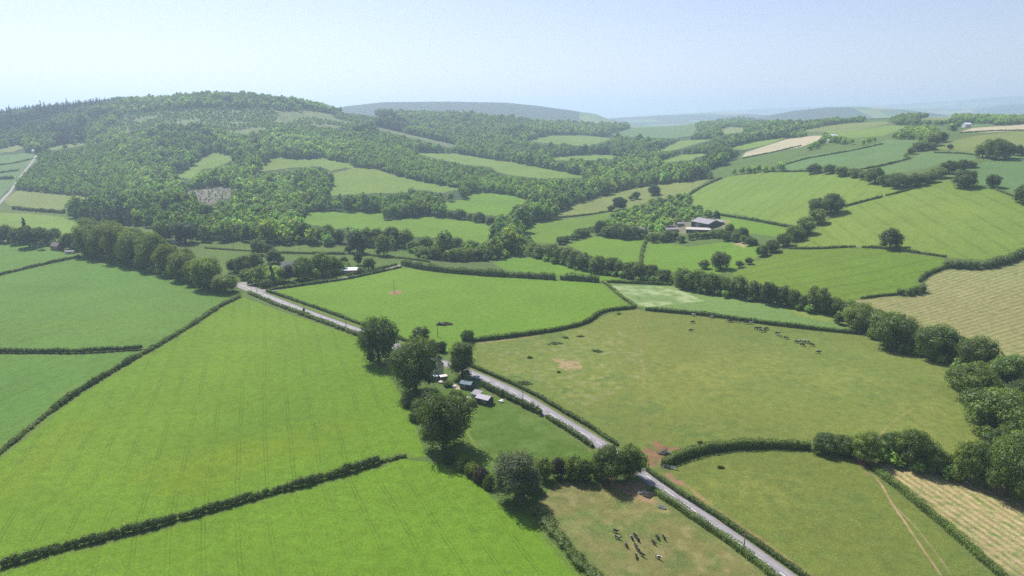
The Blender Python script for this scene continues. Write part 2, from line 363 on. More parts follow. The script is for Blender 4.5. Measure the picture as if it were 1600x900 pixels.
# name, colour, polygon in photograph units, (stripe point a, stripe point b, period m, strength, kind)
FIELDS = [
 ('A','yel',[(267,275),(300,280),(315,265),(337,262),(370,247),(347,238),(327,239),(314,247),(300,260)],None),
 ('B','yel',[(400,269),(418,248),(437,245),(475,249),(507,247),(550,257),(552,264),(540,262),(517,267),(500,260),(455,262)],None),
 ('C','yel',[(510,305),(522,287),(520,270),(540,266),(552,262),(585,263),(612,272),(650,282),(722,295),(697,300),(690,302),(665,297),(625,301),(585,302),(535,305)],((530,300),(640,290),14,.10,0)),
 ('D','yel',[(632,237),(712,240),(775,250),(800,253),(838,260),(900,272),(925,276),(907,278),(845,279),(800,274),(775,268),(767,261),(725,257),(682,248),(652,240)],None),
 ('E','vivid',[(695,316),(722,312),(737,302),(750,300),(800,305),(826,314),(824,325),(805,330),(787,338),(745,335),(695,326)],None),
 ('F','vivid',[(466,352),(485,331),(520,330),(597,332),(600,343),(625,342),(677,337),(700,341),(740,346),(770,353),(772,362),(767,370),(755,380),(722,380),(700,370),(675,372),(645,370),(630,378),(622,376),(615,366),(600,362),(572,372),(562,362),(550,355),(525,358),(505,353)],None),
 ('G','yel',[(822,220),(857,211),(910,211),(942,214),(960,216),(940,222),(917,229),(887,226),(840,222)],None),
 ('Hh','yel',[(860,246),(920,241),(955,242),(972,247),(932,250),(900,251),(865,250)],None),
 ('I','teal',[(950,209),(968,204),(1000,197),(1025,194),(1085,192),(1088,196),(1085,212),(1050,216),(980,214)],None),
 ('I2','yel2',[(1125,203),(1140,198),(1165,200),(1160,206),(1130,210)],None),
 ('J','yel',[(1025,235),(1062,220),(1110,217),(1125,215),(1090,224),(1065,232),(1045,236)],None),
 ('K','yel',[(1028,252),(1065,242),(1095,240),(1120,243),(1090,245),(1080,250),(1050,253),(1032,257)],None),
 ('Ll','yel',[(1135,233),(1175,222),(1232,214),(1200,226),(1165,234)],None),
 ('M','cream',[(1160,245),(1165,238),(1200,227),(1230,217),(1270,212),(1287,212),(1275,221),(1250,230),(1200,238)],((1170,243),(1260,222),9,.12,1)),
 ('N','mid',[(1108,264),(1150,256),(1160,248),(1200,241),(1250,232),(1245,240),(1225,246),(1170,258),(1110,272)],None),
 ('O','teal',[(1225,255),(1250,245),(1305,236),(1370,226),(1385,218),(1437,219),(1435,226),(1420,235),(1422,243),(1412,250),(1347,264),(1300,259),(1225,267)],((1230,262),(1420,230),12,.06,0)),
 ('P','teal',[(1365,264),(1425,250),(1437,238),(1512,236),(1532,245),(1510,255),(1482,252),(1450,262),(1385,274)],None),
 ('Q','teal',[(1465,280),(1512,264),(1545,251),(1600,238),(1700,225),(1700,330),(1600,310),(1580,303),(1555,294),(1520,285)],((1480,275),(1600,255),12,.06,0)),
 ('R','yel2',[(1457,233),(1490,220),(1530,211),(1600,205),(1700,200),(1700,226),(1600,238),(1535,245),(1512,236)],None),
 ('S','cream',[(1500,206),(1520,200),(1600,194),(1700,190),(1700,200),(1600,204),(1540,207)],None),
 ('S2','teal',[(1480,198),(1520,193),(1560,194),(1520,199)],None),
 ('T','yel',[(1080,300),(1100,288),(1140,276),(1200,269),(1262,267),(1290,272),(1350,277),(1360,286),(1390,292),(1408,297),(1382,306),(1320,324),(1295,335),(1240,352),(1200,345),(1150,334),(1120,335),(1085,325),(1078,310)],((1210,335),(1290,275),16,.14,0)),
 ('U','yel',[(1240,387),(1275,360),(1320,325),(1410,297),(1450,284),(1490,280),(1500,292),(1540,294),(1560,296),(1600,312),(1700,350),(1700,375),(1600,388),(1570,398),(1540,405),(1480,403),(1410,391),(1370,387)],((1380,300),(1530,385),15,.16,0)),
 ('V','lush2',[(1145,425),(1170,412),(1205,399),(1230,389),(1370,388),(1475,404),(1473,418),(1440,432),(1435,440),(1440,456),(1345,467),(1330,470),(1290,470),(1240,470),(1150,455)],((1230,430),(1380,400),15,.14,0)),
 ('X','tan',[(1335,470),(1400,460),(1440,456),(1450,435),(1475,422),(1560,415),(1600,400),(1700,390),(1700,590),(1600,590),(1540,540),(1480,520),(1430,515),(1360,490)],((1440,500),(1600,452),3.4,.42,1)),
 ('Y','white',[(940,443),(1050,446),(1140,460),(1200,472),(1300,490),(1345,518),(1330,520),(1200,505),(1100,494),(1010,484),(990,478),(965,460)],None),
 ('Z','vivid',[(410,455),(520,438),(620,418),(680,422),(870,436),(940,441),(992,478),(985,485),(940,490),(925,500),(880,515),(740,533),(715,556),(640,540),(560,510)],None),
 ('AA','vivid',[(770,411),(800,403),(832,403),(905,422),(940,430),(985,438),(945,441),(920,432),(870,430),(790,422)],None),
 ('AB','vivid',[(887,382),(930,370),(1007,371),(997,412),(975,410),(950,412),(935,414),(920,400)],None),
 ('AC','vivid',[(1007,373),(1075,386),(1130,378),(1185,385),(1190,400),(1160,412),(1145,425),(1110,430),(1055,425),(1002,415)],None),
 ('AD','lush2',[(815,367),(832,348),(867,343),(910,340),(960,330),(962,334),(932,347),(925,360),(865,380),(825,377)],None),
 ('AE','yel2',[(869,339),(875,332),(912,315),(975,296),(1015,290),(1107,280),(1075,304),(1042,310),(995,320),(960,329),(920,336)],((880,335),(1000,300),10,.10,1)),
 ('AF','vivid',[(1120,336),(1200,348),(1238,357),(1215,370),(1170,364),(1130,352)],None),
 ('AG','yel2',[(5,312),(30,297),(107,305),(175,310),(270,319),(250,320),(155,312),(107,313),(97,329),(20,326)],((40,320),(110,308),9,.2,1)),
 ('AH','yel',[(-80,330),(0,332),(50,334),(97,339),(125,350),(130,365),(97,374),(80,370),(55,366),(0,366),(-80,362)],None),
 ('AI','cool',[(-80,375),(0,378),(25,378),(95,388),(123,398),(0,430),(-80,448)],None),
 ('AJ','cool',[(-80,450),(0,430),(125,402),(340,455),(372,462),(330,485),(260,530),(220,547),(120,552),(0,552),(-80,550)],((20,540),(330,470),11,.05,0)),
 ('AK','cool',[(-80,552),(0,552),(120,553),(220,549),(215,558),(120,615),(80,643),(0,708),(-80,770)],((0,640),(180,560),11,.08,0)),
 ('AL','lush',[(-80,772),(0,710),(80,645),(215,558),(330,487),(376,463),(450,490),(560,526),(590,560),(640,640),(665,712),(600,722),(480,758),(200,830),(0,888),(-80,910)],((440,860),(426,560),8.5,.11,0)),
 ('AM','lush',[(-80,915),(0,888),(200,832),(630,717),(690,725),(740,750),(790,800),(845,806),(925,900),(1000,990),(-80,1100)],((600,760),(652,860),8.5,.11,0)),
 ('AN','garden',[(660,620),(745,592),(770,612),(850,650),(930,703),(940,730),(880,752),(800,770),(740,750),(700,720)],((740,690),(900,670),9,.05,0)),
 ('AO','dryp',[(830,795),(870,755),(1010,755),(1060,790),(1210,900),(1290,960),(1000,990),(925,900)],None),
 ('AP','olive',[(700,556),(740,533),(880,517),(935,495),(990,483),(1340,521),(1500,560),(1600,640),(1600,760),(1265,703),(1150,702),(1040,728),(1010,735),(870,645),(740,580)],None),
 ('AQ','olive2',[(1012,738),(1040,730),(1100,706),(1265,702),(1345,722),(1370,738),(1570,905),(1640,990),(1290,930),(1120,808)],None),
 ('AR','hay',[(1366,735),(1395,720),(1460,730),(1700,790),(1700,1000),(1620,940),(1480,830)],((1440,770),(1600,880),2.6,.6,1)),
 ('AS','mid',[(290,378),(340,376),(400,380),(560,386),(680,396),(640,405),(560,398),(470,396),(400,394),(340,388)],None),
 ('AT','mid',[(310,386),(400,394),(540,399),(640,405),(628,416),(520,436),(420,452),(370,440),(345,420),(318,402)],None),
 ('AU','teal',[(-80,250),(0,243),(55,238),(60,250),(35,272),(20,290),(0,308),(-80,340)],((0,258),(50,249),22,.12,0)),
 ('AV','yel2',[(-80,236),(0,232),(30,226),(42,229),(20,237),(-80,245)],None),
 ('AW','yel2',[(80,235),(75,230),(100,226),(135,222),(130,227)],None),
 ('AX','scrub',[(580,196),(620,205),(720,228),(700,230),(640,215),(590,202)],None),
 ('BA','yel2',[(1250,205),(1290,197),(1330,192),(1385,190),(1390,193),(1340,203),(1300,206)],None),
 ('BB','yel2',[(1430,187),(1450,183),(1490,182),(1480,188)],None),
 ('BC','yel',[(1290,206),(1340,203),(1390,196),(1420,197),(1380,212),(1330,216)],None),
]
NO_TREE = [f[2] for f in FIELDS]
SCRUB = [(165,205),(200,176),(290,160),(480,160),(560,170),(610,190),(540,215),(440,205),(380,222),(330,205),(250,205),(200,220)]
PLANT = [[(18,296),(60,244),(80,232),(140,224),(190,250),(205,316),(120,310)], [(560,225),(640,238),(770,262),(905,280),(900,300),(830,318),(740,300),(560,262)]]
BRASH = [(284,306),(300,296),(322,295),(336,291),(362,292),(366,300),(358,309),(342,311),(336,318),(312,321),(304,312)]

az_in = np.radians(np.linspace(-41.5, 41.5, 1020))
az = np.r_[np.radians(np.linspace(-100, -42, 60)), az_in, np.radians(np.linspace(42, 100, 60))]
rr = [6.0]
while rr[-1] < 100: rr.append(rr[-1] + 6)
while rr[-1] < 26000:
    r = rr[-1]
    dr = max(0.35, r * r / CAM_H * 0.00105)
    if r > 950: dr = min(dr, 7.0) if r < 2800 else r * .0030 if r < 9000 else r * 0.012
    rr.append(r + dr)
rr = np.array(rr)
RR, AZ = np.meshgrid(rr, az, indexing='ij')
GX = RR * np.sin(AZ); GY = RR * np.cos(AZ)
GZ = H(GX, GY)
elev = (GZ - CAM_H) / RR
vis_h = np.maximum.accumulate(elev, axis=0)               # highest sight line so far, per azimuth
visible = elev >= vis_h - 1e-4
GU, GV, GD = proj(np.stack([GX, GY, GZ], -1))
infr = (GY > 20) & (GD > 10)
fcol = np.empty(GX.shape + (3,)); fcol[:] = G['mid']
n_big = _vnoise(GX, GY, 60, 3); n_med = _vnoise(GX, GY, 22, 4)
# unassigned land: meadow and rough grass
fcol[:] = (np.array(G['mid'])[None, None] * (1 - n_big[..., None]) + np.array(G['rough'])[None, None] * n_big[..., None])
stripe = np.zeros(GX.shape); sstr = np.zeros(GX.shape); skind = np.zeros(GX.shape)
# far country: patchwork of fields and woods
farm = RR > 1900
cx = np.floor(GX / 210 + 0.6 * _vnoise(GX, GY, 300, 9)); cy = np.floor(GY / 260 + 0.6 * _vnoise(GX, GY, 300, 10))
hsh = np.mod(np.sin(cx * 127.1 + cy * 311.7) * 43758.5453, 1.0)
pal = np.array([G['yel'], G['mid'], G['yel2'], G['teal'], G['wood'], G['wood'], G['cool'], G['tan']])
pc = pal[(hsh * 8).astype(int) % 8]
wd = _vnoise(GX, GY, 420, 21) > .52
pc[wd] = G['wood']
fcol[farm] = pc[farm]
side = (GU > 1640) | (GU < -60) | (GY < 60)
pal2 = np.array([G['yel'], G['mid'], G['olive'], G['vivid'], G['lush2'], G['cool'], G['tan'], G['yel2']])
m = side & ~farm; fcol[m] = pal2[(hsh * 8).astype(int) % 8][m]
r1 = (RR > 3900) & (RR < 5400) & (GU > 430) & (GU < 905); fcol[r1] = (.030, .052, .020)
FOREST = [(-400,120),(600,120),(840,150),(960,188),(1010,216),(1060,219),(1140,210),(1250,196),(1245,212),(1165,237),(1125,262),(1105,281),(980,296),(905,325),(868,345),
          (832,378),(800,396),(760,408),(690,410),(640,398),(560,388),(470,384),(330,380),(250,356),(170,352),(130,345),(97,332),(100,313),(20,297),(0,309),(-400,400)]
mfor = pip(GU, GV, FOREST) & infr & (RR < 2700)
fcol[mfor] = np.array(G['wood']) * 1.2
ms = pip(GU, GV, SCRUB) & infr & (RR < 2700); fcol[ms] = (np.array(G['scrub'])[None] * (.8 + .5 * n_med[ms][:, None]))
mb = pip(GU, GV, BRASH) & infr; fcol[mb] = np.array(G['brash'])[None] * (.6 + .7 * _vnoise(GX, GY, 5, 8)[mb][:, None])
for name, c, poly, st in FIELDS:
    m = pip(GU, GV, poly) & infr & visible
    fcol[m] = G[c]; sstr[m] = 0
    if st:
        a = at(*st[0]); b = at(*st[1]); d = (b - a)[:2]; d /= np.hypot(*d); perp = np.array([-d[1], d[0]])
        stripe[m] = (GX[m] * perp[0] + GY[m] * perp[1]) / st[2]; sstr[m] = st[3]; skind[m] = st[4]

# worn ground: soil round gates, cattle paths, pale field edges (a real colour of the ground)
def blend(mask_f, col, only=None):
    f = np.clip(mask_f, 0, 1)[..., None]
    global fcol
    fcol = fcol * (1 - f) + np.array(col) * f
def soft_poly(poly, col, edge=2.0, amp=1.0, seed=40):
    c = np.array(poly, float); w, _ = cast(c[:, 0], c[:, 1]); w = w[:, :2]
    x0, y0 = w.min(0) - 8; x1, y1 = w.max(0) + 8
    m = (GX > x0) & (GX < x1) & (GY > y0) & (GY < y1)
    X = GX[m]; Y = GY[m]; dmin = np.full(X.shape, 1e9)
    for i in range(len(w)):
        a = w[i]; b = w[(i + 1) % len(w)]; ab = b - a; L2 = (ab ** 2).sum() + 1e-9
        t = np.clip(((X - a[0]) * ab[0] + (Y - a[1]) * ab[1]) / L2, 0, 1)
        dmin = np.minimum(dmin, np.hypot(X - a[0] - ab[0] * t, Y - a[1] - ab[1] * t))
    ins = pip(X, Y, w); s = np.where(ins, dmin, -dmin) + (_vnoise(X, Y, 2.2, seed) - .5) * 2.6 * edge
    f = np.zeros(GX.shape); f[m] = np.clip(s / edge + .5, 0, 1) * amp
    blend(f, col)
def soft_line(pts, col, width, amp=1.0, seed=41):
    w, t = line_world(pts, 4.0); x0, y0 = w.min(0) - 6; x1, y1 = w.max(0) + 6
    m = (GX > x0) & (GX < x1) & (GY > y0) & (GY < y1); X = GX[m]; Y = GY[m]; dmin = np.full(X.shape, 1e9)
    for a, b in zip(w[:-1], w[1:]):
        ab = b - a; L2 = (ab ** 2).sum() + 1e-9
        k = np.clip(((X - a[0]) * ab[0] + (Y - a[1]) * ab[1]) / L2, 0, 1)
        dmin = np.minimum(dmin, np.hypot(X - a[0] - ab[0] * k, Y - a[1] - ab[1] * k))
    f = np.zeros(GX.shape); f[m] = np.clip(1.4 - dmin / width, 0, 1) * amp * (.55 + .9 * _vnoise(X, Y, 3.5, seed))
    blend(f, col)
soft_poly([(1003,702),(1020,692),(1055,698),(1060,704),(1034,712),(1038,728),(1012,732),(1008,716)], (.22,.105,.07), 1.6, .95)
soft_poly([(1030,735),(1042,738),(1066,756),(1052,752)], G['soil'], 1.2, .9)
soft_poly([(1020,704),(1044,700),(1046,708),(1024,710)], G['soil2'], .8, .8)
soft_poly([(870,562),(884,564),(903,563),(904,573),(890,582),(880,576)], (.34,.21,.14), 2.6, .62)
soft_poly([(1340,716),(1360,722),(1366,738),(1356,740),(1340,724)], G['soil'], 1.0, .95)
soft_poly([(945,752),(1000,756),(1024,768),(1034,784),(1008,786),(975,770)], (.30,.17,.11), 2.4, .75)
soft_poly([(607,456),(622,454),(632,457),(622,461),(610,461)], G['soil'], 1.6, .85)
soft_poly([(742,532),(800,527),(842,520),(850,523),(800,531),(750,537)], (.34,.22,.13), 1.5, .7)
soft_poly([(690,594),(706,598),(722,607),(712,609),(696,602)], (.45,.34,.28), .8, .9)
soft_poly([(612,548),(624,545),(634,556),(622,574),(612,574)], (.30,.22,.19), 1.2, .8)
soft_poly([(1155,370),(1162,374),(1164,386),(1150,382)], (.38,.26,.18), 3, .8)
soft_poly([(1048,350),(1075,346),(1128,352),(1132,358),(1100,362),(1045,366)], (.20,.175,.12), 3, .6)
soft_poly([(1128,344),(1140,345),(1134,352)], (.34,.20,.14), 3, .8)
soft_line([(1358,735),(1380,760),(1392,785),(1410,810),(1440,855),(1475,905)], (.34,.23,.15), .32, .8)
soft_line([(1392,785),(1430,822),(1475,880),(1490,905)], (.27,.21,.12), .28, .5)
soft_line([(1368,690),(1378,675),(1400,655),(1435,632)], (.28,.20,.12), .3, .5)
soft_line([(1000,500),(1004,560),(1006,640),(1012,700)], (.19,.15,.06), .8, .3)
soft_line([(728,672),(745,700),(770,725)], (.20,.21,.05), .5, .5)
soft_line([(845,650),(880,670),(915,692),(922,706)], (.17,.20,.05), .5, .5)
soft_line([(1030,770),(1090,815),(1150,862),(1205,908)], (.36,.27,.12), 1.0, .75)
soft_line([(1045,775),(1100,812),(1170,868)], (.34,.28,.14), .6, .6)
soft_line([(1065,752),(1110,790),(1180,838),(1260,895),(1300,925)], (.30,.18,.10), .9, .55)
soft_line([(530,700),(660,668)], (.15,.19,.02), 3, .15)
soft_line([(240,742),(380,700),(560,660)], (.150,.190,.010), 9, .22)
soft_line([(0,770),(60,720),(120,665)], (.150,.185,.012), 8, .22)
soft_line([(280,760),(400,716),(480,700)], (.165,.200,.008), 12, .22)
soft_line([(100,612),(160,590)], (.12,.17,.04), 3, .4)
# mixed in thistle and dock patches of the big pasture, sunburnt and damp bands
for u, v, a, b in [(867,536,14,4),(932,549,8,2.5),(815,598,13,4),(812,592,10,4),(975,490,6,2),(880,612,12,8),(1015,640,20,10),(950,590,26,5),(1080,680,30,6),(860,525,30,8)]:
    soft_poly([(u - a, v), (u, v - b), (u + a, v), (u, v + b)], (.075, .125, .030), 3, .6, 50 + u)
for u, v, a, b in [(800,575,40,16),(905,600,30,10),(1180,560,60,18),(1090,590,70,20),(1300,590,70,20),(1440,640,30,30),(1170,760,60,14)]:
    soft_poly([(u - a, v), (u, v - b), (u + a, v), (u, v + b)], (.20, .205, .048), 14, .35, 50 + u)
pale = _vnoise(GX, GY, 16, 61) * _vnoise(GX, GY, 4, 62)
mY = pip(GU, GV, [(950,446),(1050,448),(1100,470),(1010,480),(990,474)]) & visible & infr
fY = np.zeros(GX.shape); fY[mY] = np.clip(pale[mY] * 1.7, 0, .6); blend(fY, (.34, .40, .22))
mY = pip(GU, GV, [(1220,478),(1300,492),(1340,514),(1250,494)]) & visible & infr
fY = np.zeros(GX.shape); fY[mY] = np.clip(pale[mY] * 1.6, 0, .5); blend(fY, (.20, .22, .04))
mY = pip(GU, GV, FIELDS[[f[0] for f in FIELDS].index('AN')][2]) & visible & infr
fY = np.zeros(GX.shape); fY[mY] = np.clip((_vnoise(GX, GY, 5, 91)[mY] - .45) * 1.6, 0, .6); blend(fY, (.115, .165, .040))
mY = pip(GU, GV, FIELDS[[f[0] for f in FIELDS].index('AO')][2]) & visible & infr
fY = np.zeros(GX.shape); fY[mY] = np.clip((_vnoise(GX, GY, 4, 92)[mY] - .4) * 1.8, 0, .8); blend(fY, (.095, .135, .034))
fY[mY] = np.clip((_vnoise(GX, GY, 3, 93)[mY] - .55) * 2.2, 0, .8); blend(fY, (.21, .185, .075))
mY = pip(GU, GV, [(750,540),(900,515),(1000,520),(1010,600),(900,640),(800,600)]) & visible & infr
fY = np.zeros(GX.shape); fY[mY] = np.clip((_vnoise(GX, GY, 2.6, 94)[mY] - .62) * 2.5, 0, .35); blend(fY, (.24, .22, .11))
mY = (pip(GU, GV, FIELDS[[f[0] for f in FIELDS].index('AP')][2]) | pip(GU, GV, FIELDS[[f[0] for f in FIELDS].index('AQ')][2])) & visible & infr
fY = np.zeros(GX.shape); fY[mY] = np.clip((_vnoise(GX, GY, 3.2, 95)[mY] - .55) * 1.5, 0, .6); blend(fY, (.095, .140, .030))
# broad natural variation of growth in the crops
mott = .88 + .24 * (_vnoise(GX, GY, 45, 31) * .6 + _vnoise(GX, GY, 14, 32) * .4)
fcol *= mott[..., None]
fcol[..., 0] *= .94 + .12 * _vnoise(GX, GY, 70, 33)

HG = [
 ([(-60,908),(0,888),(60,868),(110,856),(155,845)],2.5,3.0,'bushy hedge at the bottom left corner between the two bright crop fields','dark',.7,.10),
 ([(156,845),(200,832),(240,824),(300,806),(400,778),(480,757),(530,742),(590,724)],2.6,3.2,'long bushy hedge running up from bottom left between two bright crop fields','dark',.7,.02),
 ([(592,723),(632,713)],1.2,2.4,'thin low end of the long hedge below the largest oak','pale',.7,.0),
 ([(-60,752),(0,708),(40,676),(80,643)],1.5,2.6,'low straggly hedge at the left edge beside the big bright field','mid',.6,.15),
 ([(80,643),(120,615),(170,585),(215,558)],2.4,3.0,'dark lumpy hedge left of the big bright field, below the side hedge','dark',.8,.06),
 ([(215,558),(260,533),(300,508),(345,478),(375,464)],2.0,3.6,'diagonal hedge from the side hedge up to the road junction','mid',.5,.02),
 ([(-80,551),(0,551),(120,552),(222,546)],2.6,3.0,'straight dark hedge between the two blue-green fields at left','dark',.35,.0),
 ([(-60,446),(0,430),(50,418),(90,409),(125,402)],2.2,3.0,'dark hedge rising to the tall tree belt at far left','dark',.5,.02),
 ([(388,458),(430,476),(460,487),(500,502),(545,519),(565,526)],2.0,3.4,'verge-side hedge along the near side of the road below the junction','mid',.4,.02),
 ([(416,455),(440,463),(480,477),(520,491),(560,506),(600,520),(640,536)],1.7,2.0,'trimmed hedge along the far side of the road below the junction','dark',.2,.0),
 ([(712,560),(730,570),(760,583),(800,600),(840,620),(880,644),(920,667),(966,697)],1.6,1.8,'trimmed hedge on the far side of the road along the big cattle pasture','dark',.2,.0),
 ([(752,603),(780,616),(815,633),(846,648)],2.8,3.0,'tall dark hedge on the near side of the road by the sheds','dark',.5,.0),
 ([(854,652),(880,668),(905,684),(926,699)],1.7,2.4,'low hedge on the near side of the road above the tree pair','dark',.25,.0),
 ([(1010,735),(1060,770),(1120,808),(1180,848),(1250,898),(1310,940)],1.5,2.0,'trimmed hedge between the road and the lower olive pasture','dark',.2,.0),
 ([(1018,765),(1050,787),(1110,828),(1160,864),(1215,907),(1270,950)],1.8,2.6,'hedge between the road and the young cattle pasture at bottom','mid',.3,.0),
 ([(738,534),(800,527),(870,517),(910,508),(928,499),(935,490),(950,486),(992,482)],2.4,2.4,'curving clipped hedge between the bright field and the big cattle pasture','dark',.12,.0),
 ([(942,441),(958,453),(972,466),(994,480)],2.0,2.6,'light green hedge descending beside the pale flowering field','pale',.35,.0),
 ([(1008,485),(1100,493),(1200,507),(1270,515),(1340,522)],2.4,2.4,'straight dark hedge behind the grazing cows','dark',.12,.0),
 ([(1036,729),(1060,718),(1100,706),(1150,700),(1210,699),(1266,702)],3.2,3.4,'thick curved hedge between the two olive pastures','dark',.15,.0),
 ([(1366,735),(1420,776),(1500,845),(1560,898),(1620,950)],1.9,3.0,'straight hedge between the olive pasture and the mown hay field','mid',.25,.0),
 ([(838,800),(860,825),(880,852),(905,880),(930,905),(960,935)],2.2,4.6,'wide blossoming hedge beside the young cattle pasture at bottom','mid',.6,.22),
 ([(628,414),(660,421),(700,426),(760,431),(820,434),(868,437)],4.6,4.6,'tall thick hedge along the top of the bright central field','dark',.25,.0),
 ([(875,437),(900,438),(936,441)],4.4,4.6,'right hand end piece of the tall thick hedge','dark',.3,.0),
 ([(418,454),(460,448),(540,437),(600,424),(627,418)],1.8,2.2,'lane side hedge along the top left of the bright central field','dark',.3,.0),
 ([(540,431),(570,427),(620,414)],1.7,1.8,'far hedge of the narrow lane right of the junction garden','dark',.3,.0),
 ([(945,441),(985,443),(1050,446)],2.0,2.2,'short dark hedge above the pale flowering field','dark',.25,.0),
 ([(1001,412),(1002,398),(1006,384),(1010,374)],2.4,3.2,'short hedge between the two green fields below the farm','mid',.6,.0),
 ([(869,341),(890,339),(920,336),(955,330)],1.8,2.4,'thin hedge below the yellowish slope left of the farm','dark',.3,.0),
 ([(1232,389),(1280,389),(1337,386)],1.6,2.0,'thin hedge left of the lone round tree','dark',.3,.0),
 ([(1347,387),(1375,388),(1420,394),(1478,402)],1.7,2.0,'thin hedge right of the lone round tree','dark',.3,.0),
 ([(1477,417),(1510,420),(1545,418),(1575,410),(1610,396),(1660,385)],5.0,7.5,'tall overgrown hedge above the tan field','dark',.45,.0),
 ([(1345,467),(1375,463),(1408,460)],1.5,1.8,'low hedge left of the bush clump on the tan field edge','dark',.2,.0),
 ([(1406,461),(1425,460),(1443,456)],4.6,6.5,'dense bush clump on the edge of the tan field','dark',.4,.0),
 ([(1437,441),(1440,434),(1453,427),(1478,419)],2.2,2.8,'curved hedge between the bush clump and the overgrown hedge','dark',.3,.0),
 ([(1320,323),(1350,315),(1378,308)],1.9,2.4,'dark hedge piece right of the dark hedgerow tree group','dark',.2,.0),
 ([(1384,306),(1402,302),(1420,297)],1.6,2.0,'shorter detached hedge piece between the two long crop fields','dark',.2,.0),
 ([(1075,306),(1090,296),(1108,287),(1128,279)],2.4,3.0,'hedge climbing left of the long crop field above the farm','dark',.3,.0),
 ([(1465,281),(1480,280),(1492,279)],1.6,2.0,'small hedge stub left of the isolated hillside tree','dark',.3,.0),
 ([(1555,296),(1570,302),(1585,308)],1.6,2.4,'low hedge at the right edge of the hillside','mid',.5,.0),
 ([(1122,336),(1160,342),(1200,349),(1240,357)],2.4,3.2,'hedge right of the barn below the long crop field','dark',.5,.0),
 ([(1190,268),(1225,269),(1262,268)],1.8,2.4,'thin hedge at the top left of the long crop field','dark',.4,.0),
 ([(1345,265),(1375,260),(1400,254),(1422,248)],1.8,2.4,'thin hedge between the two teal fields','dark',.3,.0),
 ([(1422,248),(1412,246),(1418,240),(1430,236)],2.4,4.0,'bushy bend of hedge between the two teal fields','mid',.6,.0),
 ([(1160,248),(1200,240),(1230,233),(1252,228)],1.8,2.4,'thin dark hedge under the cream field','dark',.2,.0),
 ([(1225,258),(1260,248),(1330,236),(1380,225)],1.8,2.4,'long thin hedge above the left teal field','dark',.3,.0),
 ([(1460,239),(1500,240),(1530,243)],1.6,2.2,'thin hedge at the top of the right teal field','dark',.4,.0),
 ([(1500,208),(1550,205),(1600,204),(1680,202)],1.8,2.4,'dark hedge line under the pale strip at far right','dark',.4,.0),
 ([(395,394),(440,396),(480,397),(540,398)],2.2,3.0,'left part of the far lane hedge behind the junction garden','dark',.5,.0),
 ([(565,398),(600,402),(640,405),(672,410)],1.8,2.4,'right part of the far lane hedge toward the tall thick hedge','mid',.4,.0),
 ([(320,388),(360,391),(395,393)],1.4,2.0,'low scrubby hedge behind the tall tree belt','grey',.5,.0),
 ([(-30,262),(0,258),(30,254),(52,248)],2.0,3.0,'upper of the hedges between the far left strip fields','dark',.3,.0),
 ([(-20,272),(0,270),(30,266)],2.0,3.0,'middle of the hedges between the far left strip fields','dark',.3,.0),
 ([(-30,281),(0,280),(22,279)],4.0,5.0,'lowest and thickest hedge between the far left strip fields','dark',.3,.0),
 ([(20,327),(50,330),(100,334)],4.5,5.5,'thick dark hedge below the pale field at far left','dark',.4,.0),
]
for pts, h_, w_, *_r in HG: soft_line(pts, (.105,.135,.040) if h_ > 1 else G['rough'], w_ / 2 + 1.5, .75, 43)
soft_line([(1290,946),(1220,896),(1143,840),(1075,791),(1025,755),(970,715),(914,679),(857,645),(780,602),(720,577),(665,557),(620,540),(558,516),(500,495),(440,472),(392,452)], (.120,.150,.050), 4.2, .9, 44)
